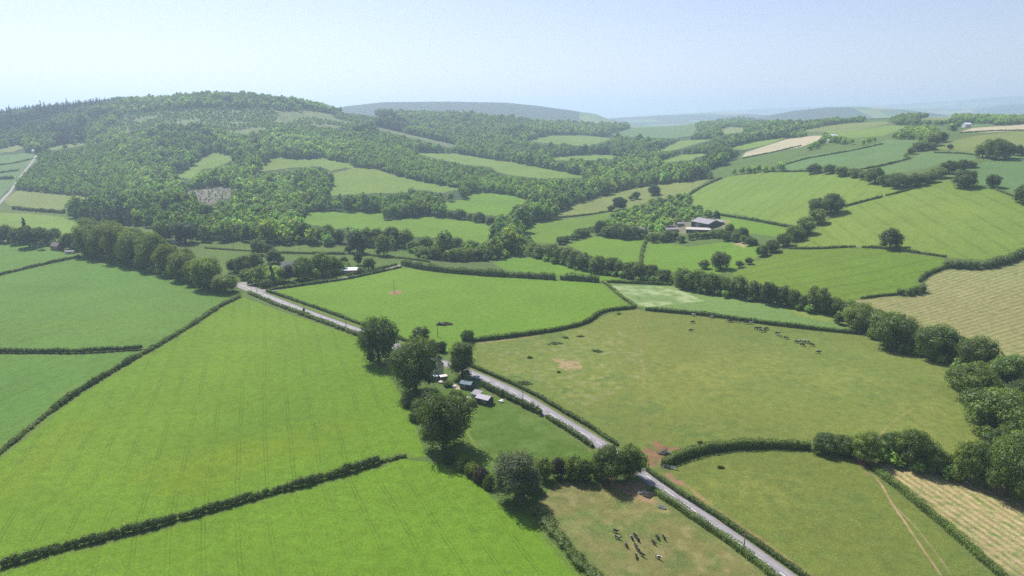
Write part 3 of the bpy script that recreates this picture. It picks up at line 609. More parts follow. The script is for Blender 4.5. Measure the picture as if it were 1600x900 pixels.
def ground_mat():
    m, nt, out = nmat('fields')
    a = N(nt, 'ShaderNodeAttribute', attribute_name='fcol'); s = N(nt, 'ShaderNodeAttribute', attribute_name='stripe')
    sep = N(nt, 'ShaderNodeSeparateXYZ'); L(nt, s.outputs['Vector'], sep.inputs[0])
    g = N(nt, 'ShaderNodeNewGeometry'); pos = g.outputs['Position']
    grain = ramp(nt, noise(nt, pos, 2.1, 5, .75), .32, .68, .62, 1.38)
    tuft = ramp(nt, noise(nt, pos, .33, 3, .65), .3, .7, .87, 1.13)
    # slow wander of the drilled lines
    wob = math_n(nt, 'MULTIPLY', math_n(nt, 'SUBTRACT', noise(nt, pos, .02, 2), .5), .35)
    sx = math_n(nt, 'ADD', sep.outputs['X'], wob)
    tri = math_n(nt, 'PINGPONG', sx, .5)
    tram = math_n(nt, 'LESS_THAN', tri, .024)
    tr2 = math_n(nt, 'LESS_THAN', math_n(nt, 'PINGPONG', math_n(nt, 'ADD', sx, .12), .5), .024)
    brk = ramp(nt, noise(nt, pos, .03, 4), .38, .62, .15, 1)
    tramd = math_n(nt, 'MULTIPLY', math_n(nt, 'MAXIMUM', tram, tr2), brk)
    wav = math_n(nt, 'SUBTRACT', math_n(nt, 'MULTIPLY', tri, 4.0), 1.0)
    isw = sep.outputs['Z']
    swn = math_n(nt, 'MULTIPLY', wav, ramp(nt, noise(nt, pos, .25, 4, .7), .3, .7, .1, 1.6))
    k0 = math_n(nt, 'MULTIPLY', math_n(nt, 'MULTIPLY', tramd, sep.outputs['Y']), -2.2)
    k1 = math_n(nt, 'MULTIPLY', math_n(nt, 'MULTIPLY', swn, sep.outputs['Y']), .45)
    kk = math_n(nt, 'ADD', math_n(nt, 'MULTIPLY', k0, math_n(nt, 'SUBTRACT', 1.0, isw)), math_n(nt, 'MULTIPLY', k1, isw))
    k = math_n(nt, 'MULTIPLY', math_n(nt, 'ADD', kk, 1.0), math_n(nt, 'MULTIPLY', grain, tuft))
    vm = N(nt, 'ShaderNodeVectorMath', operation='SCALE'); L(nt, a.outputs['Color'], vm.inputs[0]); L(nt, k, vm.inputs['Scale'])
    # straw laid over green stubble in the mown fields
    green = mixc(nt, 1.0, vm.outputs[0], (.45, .75, .38), 'MULTIPLY')
    gm = math_n(nt, 'MULTIPLY', isw, ramp(nt, noise(nt, pos, .42, 5, .75), .46, .62, 0, .85), clamp=True)
    gm = math_n(nt, 'MULTIPLY', gm, ramp(nt, sep.outputs['Y'], .2, .5, 0, 1), clamp=True)
    c = mixc(nt, gm, vm.outputs[0], green)
    b = pbsdf(nt, out, c, .95, 0, .12)
    bp = N(nt, 'ShaderNodeBump'); bp.inputs['Strength'].default_value = .5; bp.inputs['Distance'].default_value = .35
    L(nt, noise(nt, pos, 1.1, 4, .7), bp.inputs['Height']); L(nt, bp.outputs[0], b.inputs['Normal'])
    return m
M_GROUND = ground_mat()
nr, na = GX.shape
idx = np.arange(nr * na).reshape(nr, na)
quads = np.stack([idx[:-1, :-1], idx[:-1, 1:], idx[1:, 1:], idx[1:, :-1]], -1).reshape(-1, 4)[:, ::-1]
me = new_mesh('ground', np.stack([GX, GY, GZ], -1).reshape(-1, 3), quads, M_GROUND, True)
set_attr(me, 'fcol', 'FLOAT_COLOR', 'POINT', np.concatenate([fcol, np.ones(fcol.shape[:2] + (1,))], -1))
set_attr(me, 'stripe', 'FLOAT_VECTOR', 'POINT', np.stack([stripe, sstr, skind], -1))
ground = tag(link('ground', me), 'rolling farmland of green fields, pasture and wooded hills', kind='structure')

# ------------------------------------------------------------------ road
def road_mat():
    m, nt, out = nmat('asphalt'); a = N(nt, 'ShaderNodeAttribute', attribute_name='acr'); g = N(nt, 'ShaderNodeNewGeometry')
    tr = ramp(nt, math_n(nt, 'ABSOLUTE', math_n(nt, 'SUBTRACT', math_n(nt, 'ABSOLUTE', a.outputs['Fac']), .45)), 0, .42, 1.12, .86)
    k = math_n(nt, 'MULTIPLY', tr, ramp(nt, noise(nt, g.outputs['Position'], .25, 5, .7), .3, .7, .86, 1.14))
    vm = N(nt, 'ShaderNodeVectorMath', operation='SCALE'); vm.inputs[0].default_value = (.245, .228, .242); L(nt, k, vm.inputs['Scale'])
    pbsdf(nt, out, vm.outputs[0], .85); return m
M_ROAD = road_mat()
M_ROAD2 = simple_mat('lane_asphalt', (.25, .23, .22), .9, var=.15, scale=.7)
M_PAINT = simple_mat('road_paint', (.85, .85, .85), .7, var=.1, scale=3)
def ribbon(P, hw, dz, t0=None):
    d = np.gradient(P, axis=0); d /= np.hypot(*d.T)[:, None]; n = np.c_[-d[:, 1], d[:, 0]]
    hw = np.broadcast_to(hw, (len(P),))
    A = P + n * hw[:, None]; B = P - n * hw[:, None]; z = H(P[:, 0], P[:, 1]) + dz
    zA = H(A[:, 0], A[:, 1]) + dz; zB = H(B[:, 0], B[:, 1]) + dz; z3 = np.c_[zA, z, zB]
    V = np.concatenate([np.c_[A, zA], np.c_[P, z], np.c_[B, zB]]); n_ = len(P); i = np.arange(n_ - 1)
    Q = np.r_[np.c_[i, i + 1, i + 1 + n_, i + n_], np.c_[i + n_, i + 1 + n_, i + 1 + 2 * n_, i + 2 * n_]]
    return V, Q[:, ::-1]
ROAD = [(1380,1010),(1290,946),(1220,896),(1180,867),(1143,840),(1101,810),(1075,791),(1045,770),(1025,755),(1000,736),(970,715),(939,695),(914,679),(890,665),(857,645),(840,634),(810,617),(780,602),
        (750,589),(720,577),(698,569),(665,557),(638,547),(620,540),(590,528),(558,516),(530,506),(500,495),(470,484),(440,472),(410,460),(392,452),(380,447),(362,441),(345,434),(320,424)]
RP, RT = line_world(ROAD, 2.0)
V, Q = ribbon(RP, 2.75, .09)
rme = new_mesh('road', V, Q, M_ROAD, True); set_attr(rme, 'acr', 'FLOAT', 'POINT', np.repeat([-1., 0., 1.], len(RP)))
tag(link('road', rme), 'pale grey tarmac country road running diagonally between the hedges', kind='structure')
LANE = [(392,452),(415,455),(450,448),(520,438),(560,431),(600,422),(628,414),(650,408)]
LP, _ = line_world(LANE, 3.0); V, Q = ribbon(LP, np.linspace(4.0, 1.6, len(LP)), .07)
tag(link('side_road', new_mesh('side_road', V, Q, M_ROAD2, True)), 'narrow hedged lane leaving the road junction to the right', kind='structure')
LP2, _ = line_world([(60,238),(52,252),(35,272),(18,296),(5,312),(-30,345)], 5.0); V, Q = ribbon(LP2, 2.0, .12)
tag(link('side_road', new_mesh('side_road', V, Q, M_ROAD2, True)), 'pale lane climbing past the plantation at the far left edge', kind='structure')
JP, _ = line_world([(374,442),(385,449),(402,456)], 2.0); V, Q = ribbon(JP, np.linspace(5.5, 4.0, len(JP)), .11)
tag(link('road_junction', new_mesh('road_junction', V, Q, M_ROAD2, True)), 'widened tarmac at the junction by the garden trees', kind='structure')
vs, qs, off = [], [], 0
s = 4.0
while s < RT[-1] - 60:
    L_ = 6.0
    tt = np.linspace(s, s + L_, 4); X = np.interp(tt, RT, RP[:, 0]); Y = np.interp(tt, RT, RP[:, 1])
    V, Q = ribbon(np.c_[X, Y], .085, .11); vs.append(V); qs.append(Q + off); off += len(V); s += 9.0
tag(link('road_marking', new_mesh('road_marking', np.concatenate(vs), np.concatenate(qs), M_PAINT)), 'broken white centre line painted along the road', kind='structure')

# ------------------------------------------------------------------ foliage builders
def leaf_quads(C, Nn, size, r):
    """C centres, Nn normals, size per leaf"""
    n = len(C); a = r.normal(size=(n, 3)); Nn = Nn + a * .55; Nn /= np.linalg.norm(Nn, axis=1)[:, None] + 1e-9
    t = np.cross(Nn, r.normal(size=(n, 3))); t /= np.linalg.norm(t, axis=1)[:, None] + 1e-9; b = np.cross(Nn, t)
    s = (size * r.uniform(.6, 1.35, n))[:, None]; e = s * r.uniform(.5, .9, (n, 1))
    V = np.stack([C - t * s, C - b * e, C + t * s, C + b * e], 1) ; V[:, 1] += Nn * e * .25; V[:, 3] += Nn * e * .25
    return V.reshape(-1, 3), np.arange(n * 4).reshape(n, 4)

def ico(sub=1):
    import bmesh
    bm = bmesh.new(); bmesh.ops.create_icosphere(bm, subdivisions=sub, radius=1)
    V = np.array([v.co[:] for v in bm.verts]); T = np.array([[v.index for v in f.verts] for f in bm.faces]); bm.free()
    return V, T
ICO1, ICO2 = ico(1), ico(2)

def crown_mesh(name, seed, nblob, nleaf, leaf, kind, mat, core=True):
    """unit crown: radius 1, ground at z=0"""
    r = np.random.default_rng(seed); C, R = [], []
    if kind == 'round':   z0, zh, fill = .12, .98, .60
    elif kind == 'tall':  z0, zh, fill = .15, 1.40, .55
    elif kind == 'bush':  z0, zh, fill = -.15, .62, .62
    elif kind == 'cone':  z0, zh, fill = .10, 1.9, .5
    for k in range(nblob):
        if kind == 'cone':
            h = r.uniform(0, 1) ** 1.15; a = r.uniform(0, 2 * math.pi); rad = (1 - h) * .62
            C.append((rad * math.cos(a), rad * math.sin(a), z0 + .25 + h * (2 * zh - .3))); R.append(.16 + .28 * (1 - h))
        else:
            z = 1 - 2 * (k + .5) / nblob; a = k * 2.399963 + r.uniform(-.4, .4); q = math.sqrt(max(0, 1 - z * z * (1 if z > 0 else .55)))
            if k > 3 and kind != 'bush' and r.uniform() < .14: continue
            j = r.uniform(.66, 1.20)
            C.append((q * math.cos(a) * .70 * j, q * math.sin(a) * .70 * j, z0 + zh + z * zh * .70 * j)); R.append(r.uniform(.20, .46))
    if kind != 'cone':
        for k in range(max(2, nblob // 5)):
            C.append((*r.uniform(-.25, .25, 2), z0 + zh * r.uniform(.8, 1.35))); R.append(r.uniform(.38, .5))
    C = np.array(C); R = np.array(R)
    w = R ** 2; pick = r.choice(len(C), nleaf, p=w / w.sum())
    d = r.normal(size=(nleaf, 3)); d[:, 2] = d[:, 2] * .9 + .25; d /= np.linalg.norm(d, axis=1)[:, None]
    # lumpy surface of each clump
    lump = 1 + .20 * np.sin(d[:, 0] * 7 + pick * 1.7) * np.sin(d[:, 1] * 6 + pick) + .10 * r.normal(size=nleaf)
    P = C[pick] + d * (R[pick] * lump)[:, None] * (1, 1, .92)
    # drop leaves buried deep inside other clumps
    keep = np.ones(nleaf, bool)
    for c, q in zip(C, R):
        keep &= np.linalg.norm((P - c) / q, axis=1) > .72
    P = P[keep]; d = d[keep]; pk = pick[keep]
    V, Q = leaf_quads(P, d, np.full(len(P), leaf), r)
    lv = np.clip(.45 + .20 * r.normal(size=len(P)) + .26 * np.sin(pk * 2.3), 0, 1)
    lvv = np.repeat(lv, 4); F = [Q]
    if core:
        vv, tt = ICO1; off = len(V); Vs = [V]; Ts = []; o = off
        for c, q in zip(C, R):
            Vs.append(vv * q * .74 * (1, 1, .9) + c); Ts.append(tt + o); o += len(vv)
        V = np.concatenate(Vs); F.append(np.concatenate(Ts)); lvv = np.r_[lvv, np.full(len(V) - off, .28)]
    m = new_mesh(name, V, F, mat)
    set_attr(m, 'lv', 'FLOAT', 'POINT', lvv)
    return m

def trunk_mesh(name, seed, top, kind, r0=.075):
    r = random.Random(seed); mb = MB()
    if kind == 'cone':
        mb.tube([(0, 0, -.15), (0, 0, 1.0), (0, 0, 3.4)], [r0, r0 * .7, .015], 7)
    else:
        lean = (r.uniform(-.08, .08), r.uniform(-.08, .08))
        mb.tube([(0, 0, -.15), (lean[0] * .3, lean[1] * .3, .3), (lean[0], lean[1], .8), (lean[0] * 1.4, lean[1] * 1.4, top)], [r0 * 1.4, r0, r0 * .75, r0 * .3], 8)
        for k in range(5):
            a = k * 1.257 + r.uniform(-.4, .4); z = r.uniform(.42, .8); l = r.uniform(.5, .72)
            p0 = Vector((lean[0] * z, lean[1] * z, z)); p1 = p0 + Vector((math.cos(a) * l * .5, math.sin(a) * l * .5, .28)); p2 = p0 + Vector((math.cos(a) * l, math.sin(a) * l, .62))
            mb.tube([p0, p1, p2], [r0 * .5, r0 * .33, r0 * .12], 5)
    return mb.mesh(name, M_BARK, True)

PROTO = {}
for kind, tz in (('round', 1.3), ('tall', 1.9), ('bush', .5), ('cone', 3.2)):
    for lod, (nb, nl, lf, cnt) in {'hi': (38, 17000, .036, 4), 'mid': (30, 3900, .066, 5), 'low': (22, 900, .115, 5)}.items():
        if kind == 'bush' and lod == 'hi': cnt = 3
        if kind == 'cone': nb = int(nb * 1.5)
        PROTO[kind, lod] = [(crown_mesh('crown', 100 * k + len(kind) * 7 + len(lod), nb, nl, lf, kind, M_LEAF),
                             trunk_mesh('trunk', k + 5, tz, kind)) for k in range(cnt)]

TONES = {'dark': (.084, .138, .029), 'mid': (.124, .194, .038), 'pale': (.162, .236, .052), 'blue': (.050, .092, .042), 'grey': (.120, .155, .080), 'purple': (.070, .058, .052), 'yel': (.150, .205, .038)}
ALLTREES = []
def put_tree(u, v, w_px, h_px, kind='round', tone='mid', label='', cat='tree', group=None, name='broadleaf_tree', world_pos=None, r=None, hgt=None):
    if world_pos is None:
        P = at(u, v); 
    else: P = np.array(world_pos)
    _, _, d = proj(P); s = F_PX / d
    if r is None: r = w_px / 2 / s
    th = math.atan2(CAM_H - P[2], math.hypot(P[0], P[1]))
    if hgt is None:
        # visible height = h cos(th) + depth of the foot of the crown
        hgt = max(1.1 * r, (h_px / s) / max(.5, math.cos(th)) * (.93 if kind != 'bush' else .8))
    unit = {'round': 2.05, 'tall': 2.9, 'bush': 1.15, 'cone': 4.0}[kind]
    px = r * 2 * s * .64
    lod = 'hi' if px > 24 else 'mid' if px > 10 else 'low'
    k = random.randrange(len(PROTO[kind, lod])); cm, tm = PROTO[kind, lod][k]
    e = empty(name, P, random.uniform(0, 6.28))
    sx = r / 1.0; sz = hgt / unit
    for nm, me_ in (('trunk', tm), ('crown', cm)):
        if kind == 'bush' and nm == 'trunk': continue
        o = link(nm, me_, e); o.scale = (sx, sx * random.uniform(.92, 1.08), sz)
        if nm == 'crown':
            c = np.array(TONES[tone]) * random.uniform(.88, 1.14) * (random.uniform(.94, 1.08), 1, random.uniform(.85, 1.15))
            o.color = (*c, 1)
    tag(e, label, cat, group); ALLTREES.append((P[0], P[1], r)); return e

ORD = ['leftmost', 'second from the left', 'third from the left', 'fourth from the left', 'fifth from the left', 'sixth from the left', 'seventh from the left', 'eighth from the left',
       'ninth from the left', 'tenth from the left', 'eleventh from the left', 'twelfth from the left', 'thirteenth from the left', 'fourteenth from the left', 'fifteenth from the left',
       'sixteenth from the left', 'seventeenth from the left', 'eighteenth from the left', 'nineteenth from the left', 'twentieth from the left'] + ['%dth from the left' % k for k in range(21, 60)]
TW = {'dark': 'dark green', 'mid': 'green', 'pale': 'light green', 'blue': 'blue-green', 'grey': 'grey-green', 'purple': 'purplish', 'yel': 'yellow-green'}
def row(trees, where, group, kind='round', noun='tree', name='broadleaf_tree', cat='tree'):
    """trees: (column, base row, width, height[, tone[, kind]])"""
    trees = sorted(trees, key=lambda t: t[0])
    for k, t in enumerate(trees):
        tone = t[4] if len(t) > 4 else random.choice(['dark', 'mid', 'mid', 'pale']); kd = t[5] if len(t) > 5 else kind
        o = ORD[k] if k < len(trees) - 1 or k == 0 else 'rightmost'
        put_tree(t[0], t[1], t[2], t[3], kd, tone, f'{TW[tone]} {noun}, {o} {where}', cat, group, name)
def spaced(pts, n, w, h, jit=2, **kw):
    pts = np.array(pts, float); s = np.r_[0, np.cumsum(np.hypot(*np.diff(pts, axis=0).T))]; out = []
    for k in range(n):
        t = (k + .5 + random.uniform(-.2, .2)) / n * s[-1]; f = random.uniform(.75, 1.2)
        out.append((float(np.interp(t, s, pts[:, 0])), float(np.interp(t, s, pts[:, 1])) + random.uniform(-jit, jit) * .4, w * f, h * f * random.uniform(.85, 1.1)))
    return out

# ---- the big near trees
BT = [
 (592,566,62,74,'round','dark','broad dark oak beside the road by the parked vehicles, above the bright crop field'),
 (649,612,72,82,'round','mid','big leafy tree over the hidden cottage, left of the teal roofed shed'),
 (656,549,32,44,'tall','mid','slender tree with gaps in its crown on the far side of the road'),
 (673,557,26,28,'round','pale','small pale green tree between the road and the field hedge'),
 (722,589,44,60,'tall','mid','tall roadside tree rising over the teal roofed shed'),
 (694,700,82,88,'round','dark','largest tree, a massive dark oak at the corner of the crop field'),
 (806,784,74,76,'round','grey','wide grey-green willow at the bottom of the garden paddock'),
 (950,754,52,58,'round','dark','dark round tree shading the road verge, left one of the pair'),
 (984,748,48,54,'round','mid','dark round tree overhanging the road, right one of the pair'),
 (1391,388,34,31,'round','dark','lone round tree standing on the hedge line between two green crop fields'),
 (690,550,16,20,'bush','blue','dark evergreen bush beside the road hedge'),
 (730,533,20,22,'bush','dark','dark round bush at the corner of the curving field hedge'),
]
for u, v, w, h, k, t, l in BT: put_tree(u, v, w, h, k, t, l, 'bush' if k == 'bush' else 'tree', name='bush' if k == 'bush' else 'broadleaf_tree')
row([(850,750,30,34,'mid'),(872,747,26,30,'purple'),(893,748,34,36,'pale'),(915,752,28,34,'dark'),(832,765,30,34,'dark'),(930,744,22,26,'pale')], 'between the willow and the road', 'trees below the garden paddock')
row([(640,634,22,14,'dark'),(656,642,30,22,'mid'),(668,632,26,20,'purple'),(652,656,24,18,'dark'),(700,603,16,10,'pale'),(712,622,20,16,'pale'),(724,628,10,14,'dark'),(706,634,30,14,'pale'),(738,633,14,12,'mid')],
    'around the cottage garden', 'garden shrubs', 'bush', 'shrub', 'bush', 'bush')
row([(724,732,22,20,'pale'),(738,742,24,22,'mid'),(752,752,24,24,'purple'),(765,762,20,22,'dark'),(700,722,22,18,'dark')], 'below the largest oak', 'bushes below the big oak', 'bush', 'bush', 'bush', 'bush')
row([(1284,706,38,30,'dark'),(1316,710,38,30,'dark'),(1350,722,44,52,'pale','tall'),(1388,716,42,42,'mid'),(1425,726,64,60,'dark'),(1462,738,42,38,'mid'),(1508,750,54,64,'mid'),(1540,762,50,70,'dark'),(1572,776,66,90,'mid'),(1612,790,70,90,'dark')],
    'in the tree line above the hay field', 'trees above the hay field')
row([(1342,514,46,44,'pale'),(1362,520,40,40,'dark'),(1392,543,66,58,'mid'),(1425,548,40,42,'dark'),(1460,560,60,54,'mid'),(1492,560,38,42,'dark'),(1524,575,56,50,'mid'),(1575,604,64,56,'mid'),(1520,622,70,58,'mid'),(1500,606,40,38,'dark'),(1552,676,84,72,'mid'),(1596,650,50,60,'dark'),(1598,700,60,64,'pale'),(1560,716,50,50,'dark'),(1590,740,60,70,'mid')],
    'in the wood beside the tan field', 'trees beside the tan field')
row([(1066,450,34,34,'pale'),(1088,454,36,34,'mid'),(1112,458,32,32,'dark'),(1132,460,30,30,'mid'),(1152,464,34,34,'mid'),(1176,468,30,30,'dark'),(1200,474,30,36,'dark'),(1222,477,26,30,'dark'),(1240,480,24,28,'mid'),(1256,483,20,24,'pale'),(1270,486,22,44,'pale','tall'),(1284,489,22,44,'mid','tall'),(1304,492,30,30,'mid'),(1322,496,30,26,'dark'),(1330,500,24,30,'mid'),(1310,506,16,18,'dark')],
    'above the pale flowering field', 'trees along the stream, right part')
row(spaced([(826,396),(870,410),(905,420),(940,426)], 10, 25, 26, 4) + spaced([(950,428),(1000,437),(1045,440)], 9, 25, 26, 5), 'in the middle stream belt', 'trees along the stream, middle part')
row([(1125,421,34,30,'mid'),(1100,420,18,14,'mid'),(1155,418,14,12,'dark'),(1170,413,14,12,'dark'),(1190,400,22,18,'mid'),(1206,394,24,20,'dark'),(1224,385,26,22,'mid'),(1240,376,28,24,'mid'),(1258,366,30,28,'pale'),(1277,350,28,26,'yel'),(1276,335,30,28,'mid'),(1298,334,38,34,'dark'),(1248,372,20,18,'dark')],
    'in the hedgerow right of the farm', 'hedgerow trees right of the farm')
row([(138,398,40,52,'mid','tall'),(162,402,42,54,'pale'),(186,407,44,58,'yel'),(212,413,46,56,'pale'),(238,420,48,60,'mid'),(264,428,40,50,'yel'),(286,437,40,46,'mid'),(304,443,36,40,'pale'),(324,450,46,54,'pale'),(352,456,38,30,'mid'),
     (146,384,44,46,'mid'),(178,388,40,46,'pale'),(204,395,44,44,'yel'),(232,404,46,44,'pale'),(262,415,42,40,'yel'),(290,424,36,36,'mid')],
    'in the tall belt left of the junction', 'trees of the roadside belt')
row([(258,377,34,34,'mid'),(290,379,40,36,'blue')], 'of the pair behind the roadside belt', 'round trees behind the belt')
row([(-8,378,28,28,'dark'),(12,378,26,28,'dark'),(30,381,24,26,'mid'),(46,386,32,36,'dark'),(64,380,28,26,'blue'),(78,382,20,22,'dark'),(88,376,18,20,'mid'),(110,389,24,26,'dark'),(121,392,14,20,'pale'),(53,372,18,16,'mid')],
    'around the cottage at far left', 'trees round the left cottage')
put_tree(40, 371, 15, 34, 'cone', 'blue', 'dark conifer rising above the trees by the far left cottage', 'tree', name='conifer')
put_tree(66, 390, 12, 16, 'tall', 'grey', 'small greyish bush-like tree by the far left cottage lawn', 'tree')
row([(366,425,24,22,'dark'),(382,428,28,30,'dark'),(400,424,26,28,'dark'),(385,436,20,16,'yel'),(404,443,26,26,'mid'),(441,441,18,26,'mid','tall'),(452,440,18,30,'purple','tall'),(475,437,34,38,'mid'),(503,431,32,38,'mid'),(522,427,24,28,'mid'),(538,413,16,12,'dark'),
     (416,449,22,12,'dark'),(428,411,26,22,'dark'),(560,414,14,22,'blue','tall'),(576,421,20,18,'dark'),(564,428,13,12,'pale'),(440,411,12,12,'pale'),(393,445,14,16,'mid')],
    'in the garden by the road junction', 'trees round the junction house')
put_tree(425, 445, 15, 38, 'cone', 'grey', 'tall narrow conifer in the garden by the road junction', 'tree', name='conifer')
row([(403,398,24,26,'mid'),(558,395,32,36,'blue'),(600,399,26,32,'mid'),(544,396,12,12,'mid'),(420,394,16,12,'blue')], 'along the far hedged lane', 'trees along the far lane')
row(spaced([(466,376),(505,380),(560,383),(640,388)], 9, 25, 26, 4) + spaced([(640,392),(700,392),(740,395)], 6, 26, 22, 4) + spaced([(660,403),(720,408),(770,405)], 8, 20, 19, 3), 'below the long valley field', 'trees below the valley field')
row([(968,328,24,22,'blue'),(955,330,12,10,'mid'),(993,311,14,12,'dark'),(1022,305,22,16,'blue'),(986,313,10,8,'mid')], 'on the slope above the farm', 'trees on the slope above the farm')
row([(1272,271,24,15,'dark'),(1297,271,20,14,'dark'),(1316,275,26,15,'mid'),(1336,277,24,14,'mid'),(1352,280,20,13,'mid'),(1367,286,32,24,'dark'),(1384,290,24,18,'mid'),(1405,293,38,24,'mid'),(1432,290,30,20,'dark'),(1450,285,28,18,'mid'),(1466,278,26,18,'pale'),(1482,271,26,22,'dark'),(1502,267,20,18,'dark'),(1514,262,20,12,'mid')],
    'in the hedgerow above the long fields', 'hedgerow trees between the crop fields')
row([(1508,293,36,28,'dark'),(1551,293,24,22,'dark'),(1597,318,28,30,'dark'),(1424,241,14,12,'mid'),(1435,236,22,14,'mid'),(1452,234,22,12,'dark'),(1484,233,10,8,'dark'),(1535,246,24,22,'mid'),(1555,249,34,34,'mid'),(1572,247,24,26,'dark'),(1545,241,26,24,'mid'),(1590,243,20,16,'dark'),(1612,240,24,16,'dark'),(1457,228,24,20,'mid'),(1470,222,22,16,'dark')],
    'on the right hillside fields', 'scattered trees of the right hillside')
row(spaced([(700,340),(740,344),(772,352)], 5, 18, 13, 2) + spaced([(780,350),(790,372),(775,388),(760,400)], 8, 24, 22, 8), 'right of the valley field', 'trees right of the valley field')
row(spaced([(870,384),(900,374),(930,360)], 6, 17, 12, 2), 'in the tall hedge by the copse', 'tall hedge left of the farm copse')
row(spaced([(935,367),(970,372),(1005,372)], 8, 20, 20, 3)+spaced([(1015,380),(1040,377),(1060,372)], 4, 18, 16, 3)+spaced([(1060,380),(1110,370),(1150,378),(1180,384)], 10, 17, 13, 4)+spaced([(1110,372),(1145,366),(1165,372)], 5, 17, 15, 4),
    'below the farm yard', 'trees below the farm')
put_tree(1119, 345, 14, 17, 'tall', 'blue', 'dark upright tree directly right behind the large barn', 'tree')
put_tree(1041, 375, 12, 10, 'round', 'purple', 'small purple leaved tree below the farm', 'tree')

# ------------------------------------------------------------------ woodland (uncountable canopy) by geometry nodes
src = bpy.data.collections.new('woodland_sources')
for k in range(6):
    o = bpy.data.objects.new('a%02d_far_broadleaf' % k, crown_mesh('far_crown', 900 + k, 15, 300, .17, 'round' if k < 4 else 'tall', M_LEAF_I, core=True)); src.objects.link(o)
for k in range(2):
    o = bpy.data.objects.new('b%02d_far_conifer' % k, crown_mesh('far_conifer', 950 + k, 22, 300, .15, 'cone', M_LEAF_I, core=True)); src.objects.link(o)
def gn_tree():
    ng = bpy.data.node_groups.new('scatter_trees', 'GeometryNodeTree')
    ng.interface.new_socket('Geometry', in_out='INPUT', socket_type='NodeSocketGeometry'); ng.interface.new_socket('Geometry', in_out='OUTPUT', socket_type='NodeSocketGeometry')
    n = ng.nodes; gi = n.new('NodeGroupInput'); go = n.new('NodeGroupOutput'); ip = n.new('GeometryNodeInstanceOnPoints')
    ci = n.new('GeometryNodeCollectionInfo'); ci.inputs['Collection'].default_value = src; ci.inputs['Separate Children'].default_value = True; ci.inputs['Reset Children'].default_value = True
    def na_(name, t):
        a = n.new('GeometryNodeInputNamedAttribute'); a.data_type = t; a.inputs['Name'].default_value = name; return a.outputs[0]
    l = ng.links.new
    l(gi.outputs[0], ip.inputs['Points']); l(ci.outputs[0], ip.inputs['Instance']); ip.inputs['Pick Instance'].default_value = True
    l(na_('pick', 'INT'), ip.inputs['Instance Index']); l(na_('rot', 'FLOAT_VECTOR'), ip.inputs['Rotation']); l(na_('scl', 'FLOAT_VECTOR'), ip.inputs['Scale'])
    l(ip.outputs[0], go.inputs[0]); return ng
NG = gn_tree()
el_s = vis_h
def visible_pts(X, Y, Z, top):
    """is the crown of a tree at this place in sight of any of the photographed land"""
    r = np.hypot(X, Y); a = np.arctan2(X, Y)
    i = np.clip(np.searchsorted(rr, r) - 1, 0, nr - 1); j = np.clip(np.searchsorted(az, a), 0, na - 1)
    return (Z + top - CAM_H) / r >= vis_h[i, j] - 8.0 / r
def candidates(x0, x1, y0, y1, sp, seed):
    r = np.random.default_rng(seed); nx = int((x1 - x0) / sp); ny = int((y1 - y0) / sp)
    X, Y = np.meshgrid(np.arange(nx), np.arange(ny)); X = x0 + (X + r.uniform(-.42, .42, X.shape) + .5 * (Y % 2)) * sp; Y = y0 + (Y + r.uniform(-.42, .42, Y.shape)) * sp
    return X.ravel(), Y.ravel()
def woodland(name, label, X, Y, hgt, rad, tone, pick, cat='woodland'):
    Z = H(X, Y); n = len(X)
    me_ = bpy.data.meshes.new(name); me_.vertices.add(n); me_.vertices.foreach_set('co', np.c_[X, Y, Z].astype(np.float32).ravel()); me_.update()
    unit = np.where(pick >= 6, 4.0, np.where(pick >= 4, 2.9, 2.05))
    r = np.random.default_rng(n)
    set_attr(me_, 'scl', 'FLOAT_VECTOR', 'POINT', np.c_[rad, rad, hgt / unit]); set_attr(me_, 'rot', 'FLOAT_VECTOR', 'POINT', np.c_[np.zeros(n), np.zeros(n), r.uniform(0, 6.28, n)])
    set_attr(me_, 'pick', 'INT', 'POINT', pick); set_attr(me_, 'tcol', 'FLOAT_COLOR', 'POINT', np.c_[tone, np.ones(n)])
    o = link(name, me_); md = o.modifiers.new('scatter', 'NODES'); md.node_group = NG
    return tag(o, label, cat, kind='stuff')
TP = np.array([TONES[k] for k in ('dark', 'mid', 'pale', 'blue', 'grey', 'yel')])
def tones(X, Y, seed, bias=0.0):
    r = np.random.default_rng(seed); n = len(X)
    f = (_vnoise(X, Y, 170, seed) - .3) * .9 + _vnoise(X, Y, 35, seed + 1) * .25 + r.uniform(0, 1, n) * .5 + bias
    a = np.clip(f, 0, 1)[:, None]; c = (TP[0] * (1 - a) + TP[2] * a) * 1.12
    c = c * r.uniform(.62, 1.36, (n, 1)); c[:, 0] *= r.uniform(.85, 1.15, n); return c * np.array([1.36, 1.50, 1.45])
def in_any(U, Vv, polys):
    m = np.zeros(U.shape, bool)
    for p in polys: m |= pip(U, Vv, p)
    return m
near_occ = np.array([(x, y, r) for x, y, r in ALLTREES])
def clear_of_trees(X, Y, k=.8):
    ok = np.ones(X.shape, bool)
    for x, y, r in near_occ: ok &= (X - x) ** 2 + (Y - y) ** 2 > (r * k) ** 2
    return ok
def clear_view(X, Y, Z, h):
    """the tree stands outside every open field and does not rise across one"""
    ok = np.ones(X.shape, bool); polys = NO_TREE + [BRASH]
    for f, du in ((0, 0), (.2, -3), (.2, 3), (.45, 0), (.7, -2), (.7, 2), (.95, 0)):
        u, v, _ = proj(np.c_[X + du, Y, Z + h * f]); ok &= ~in_any(u, v - .3, polys)
    return ok
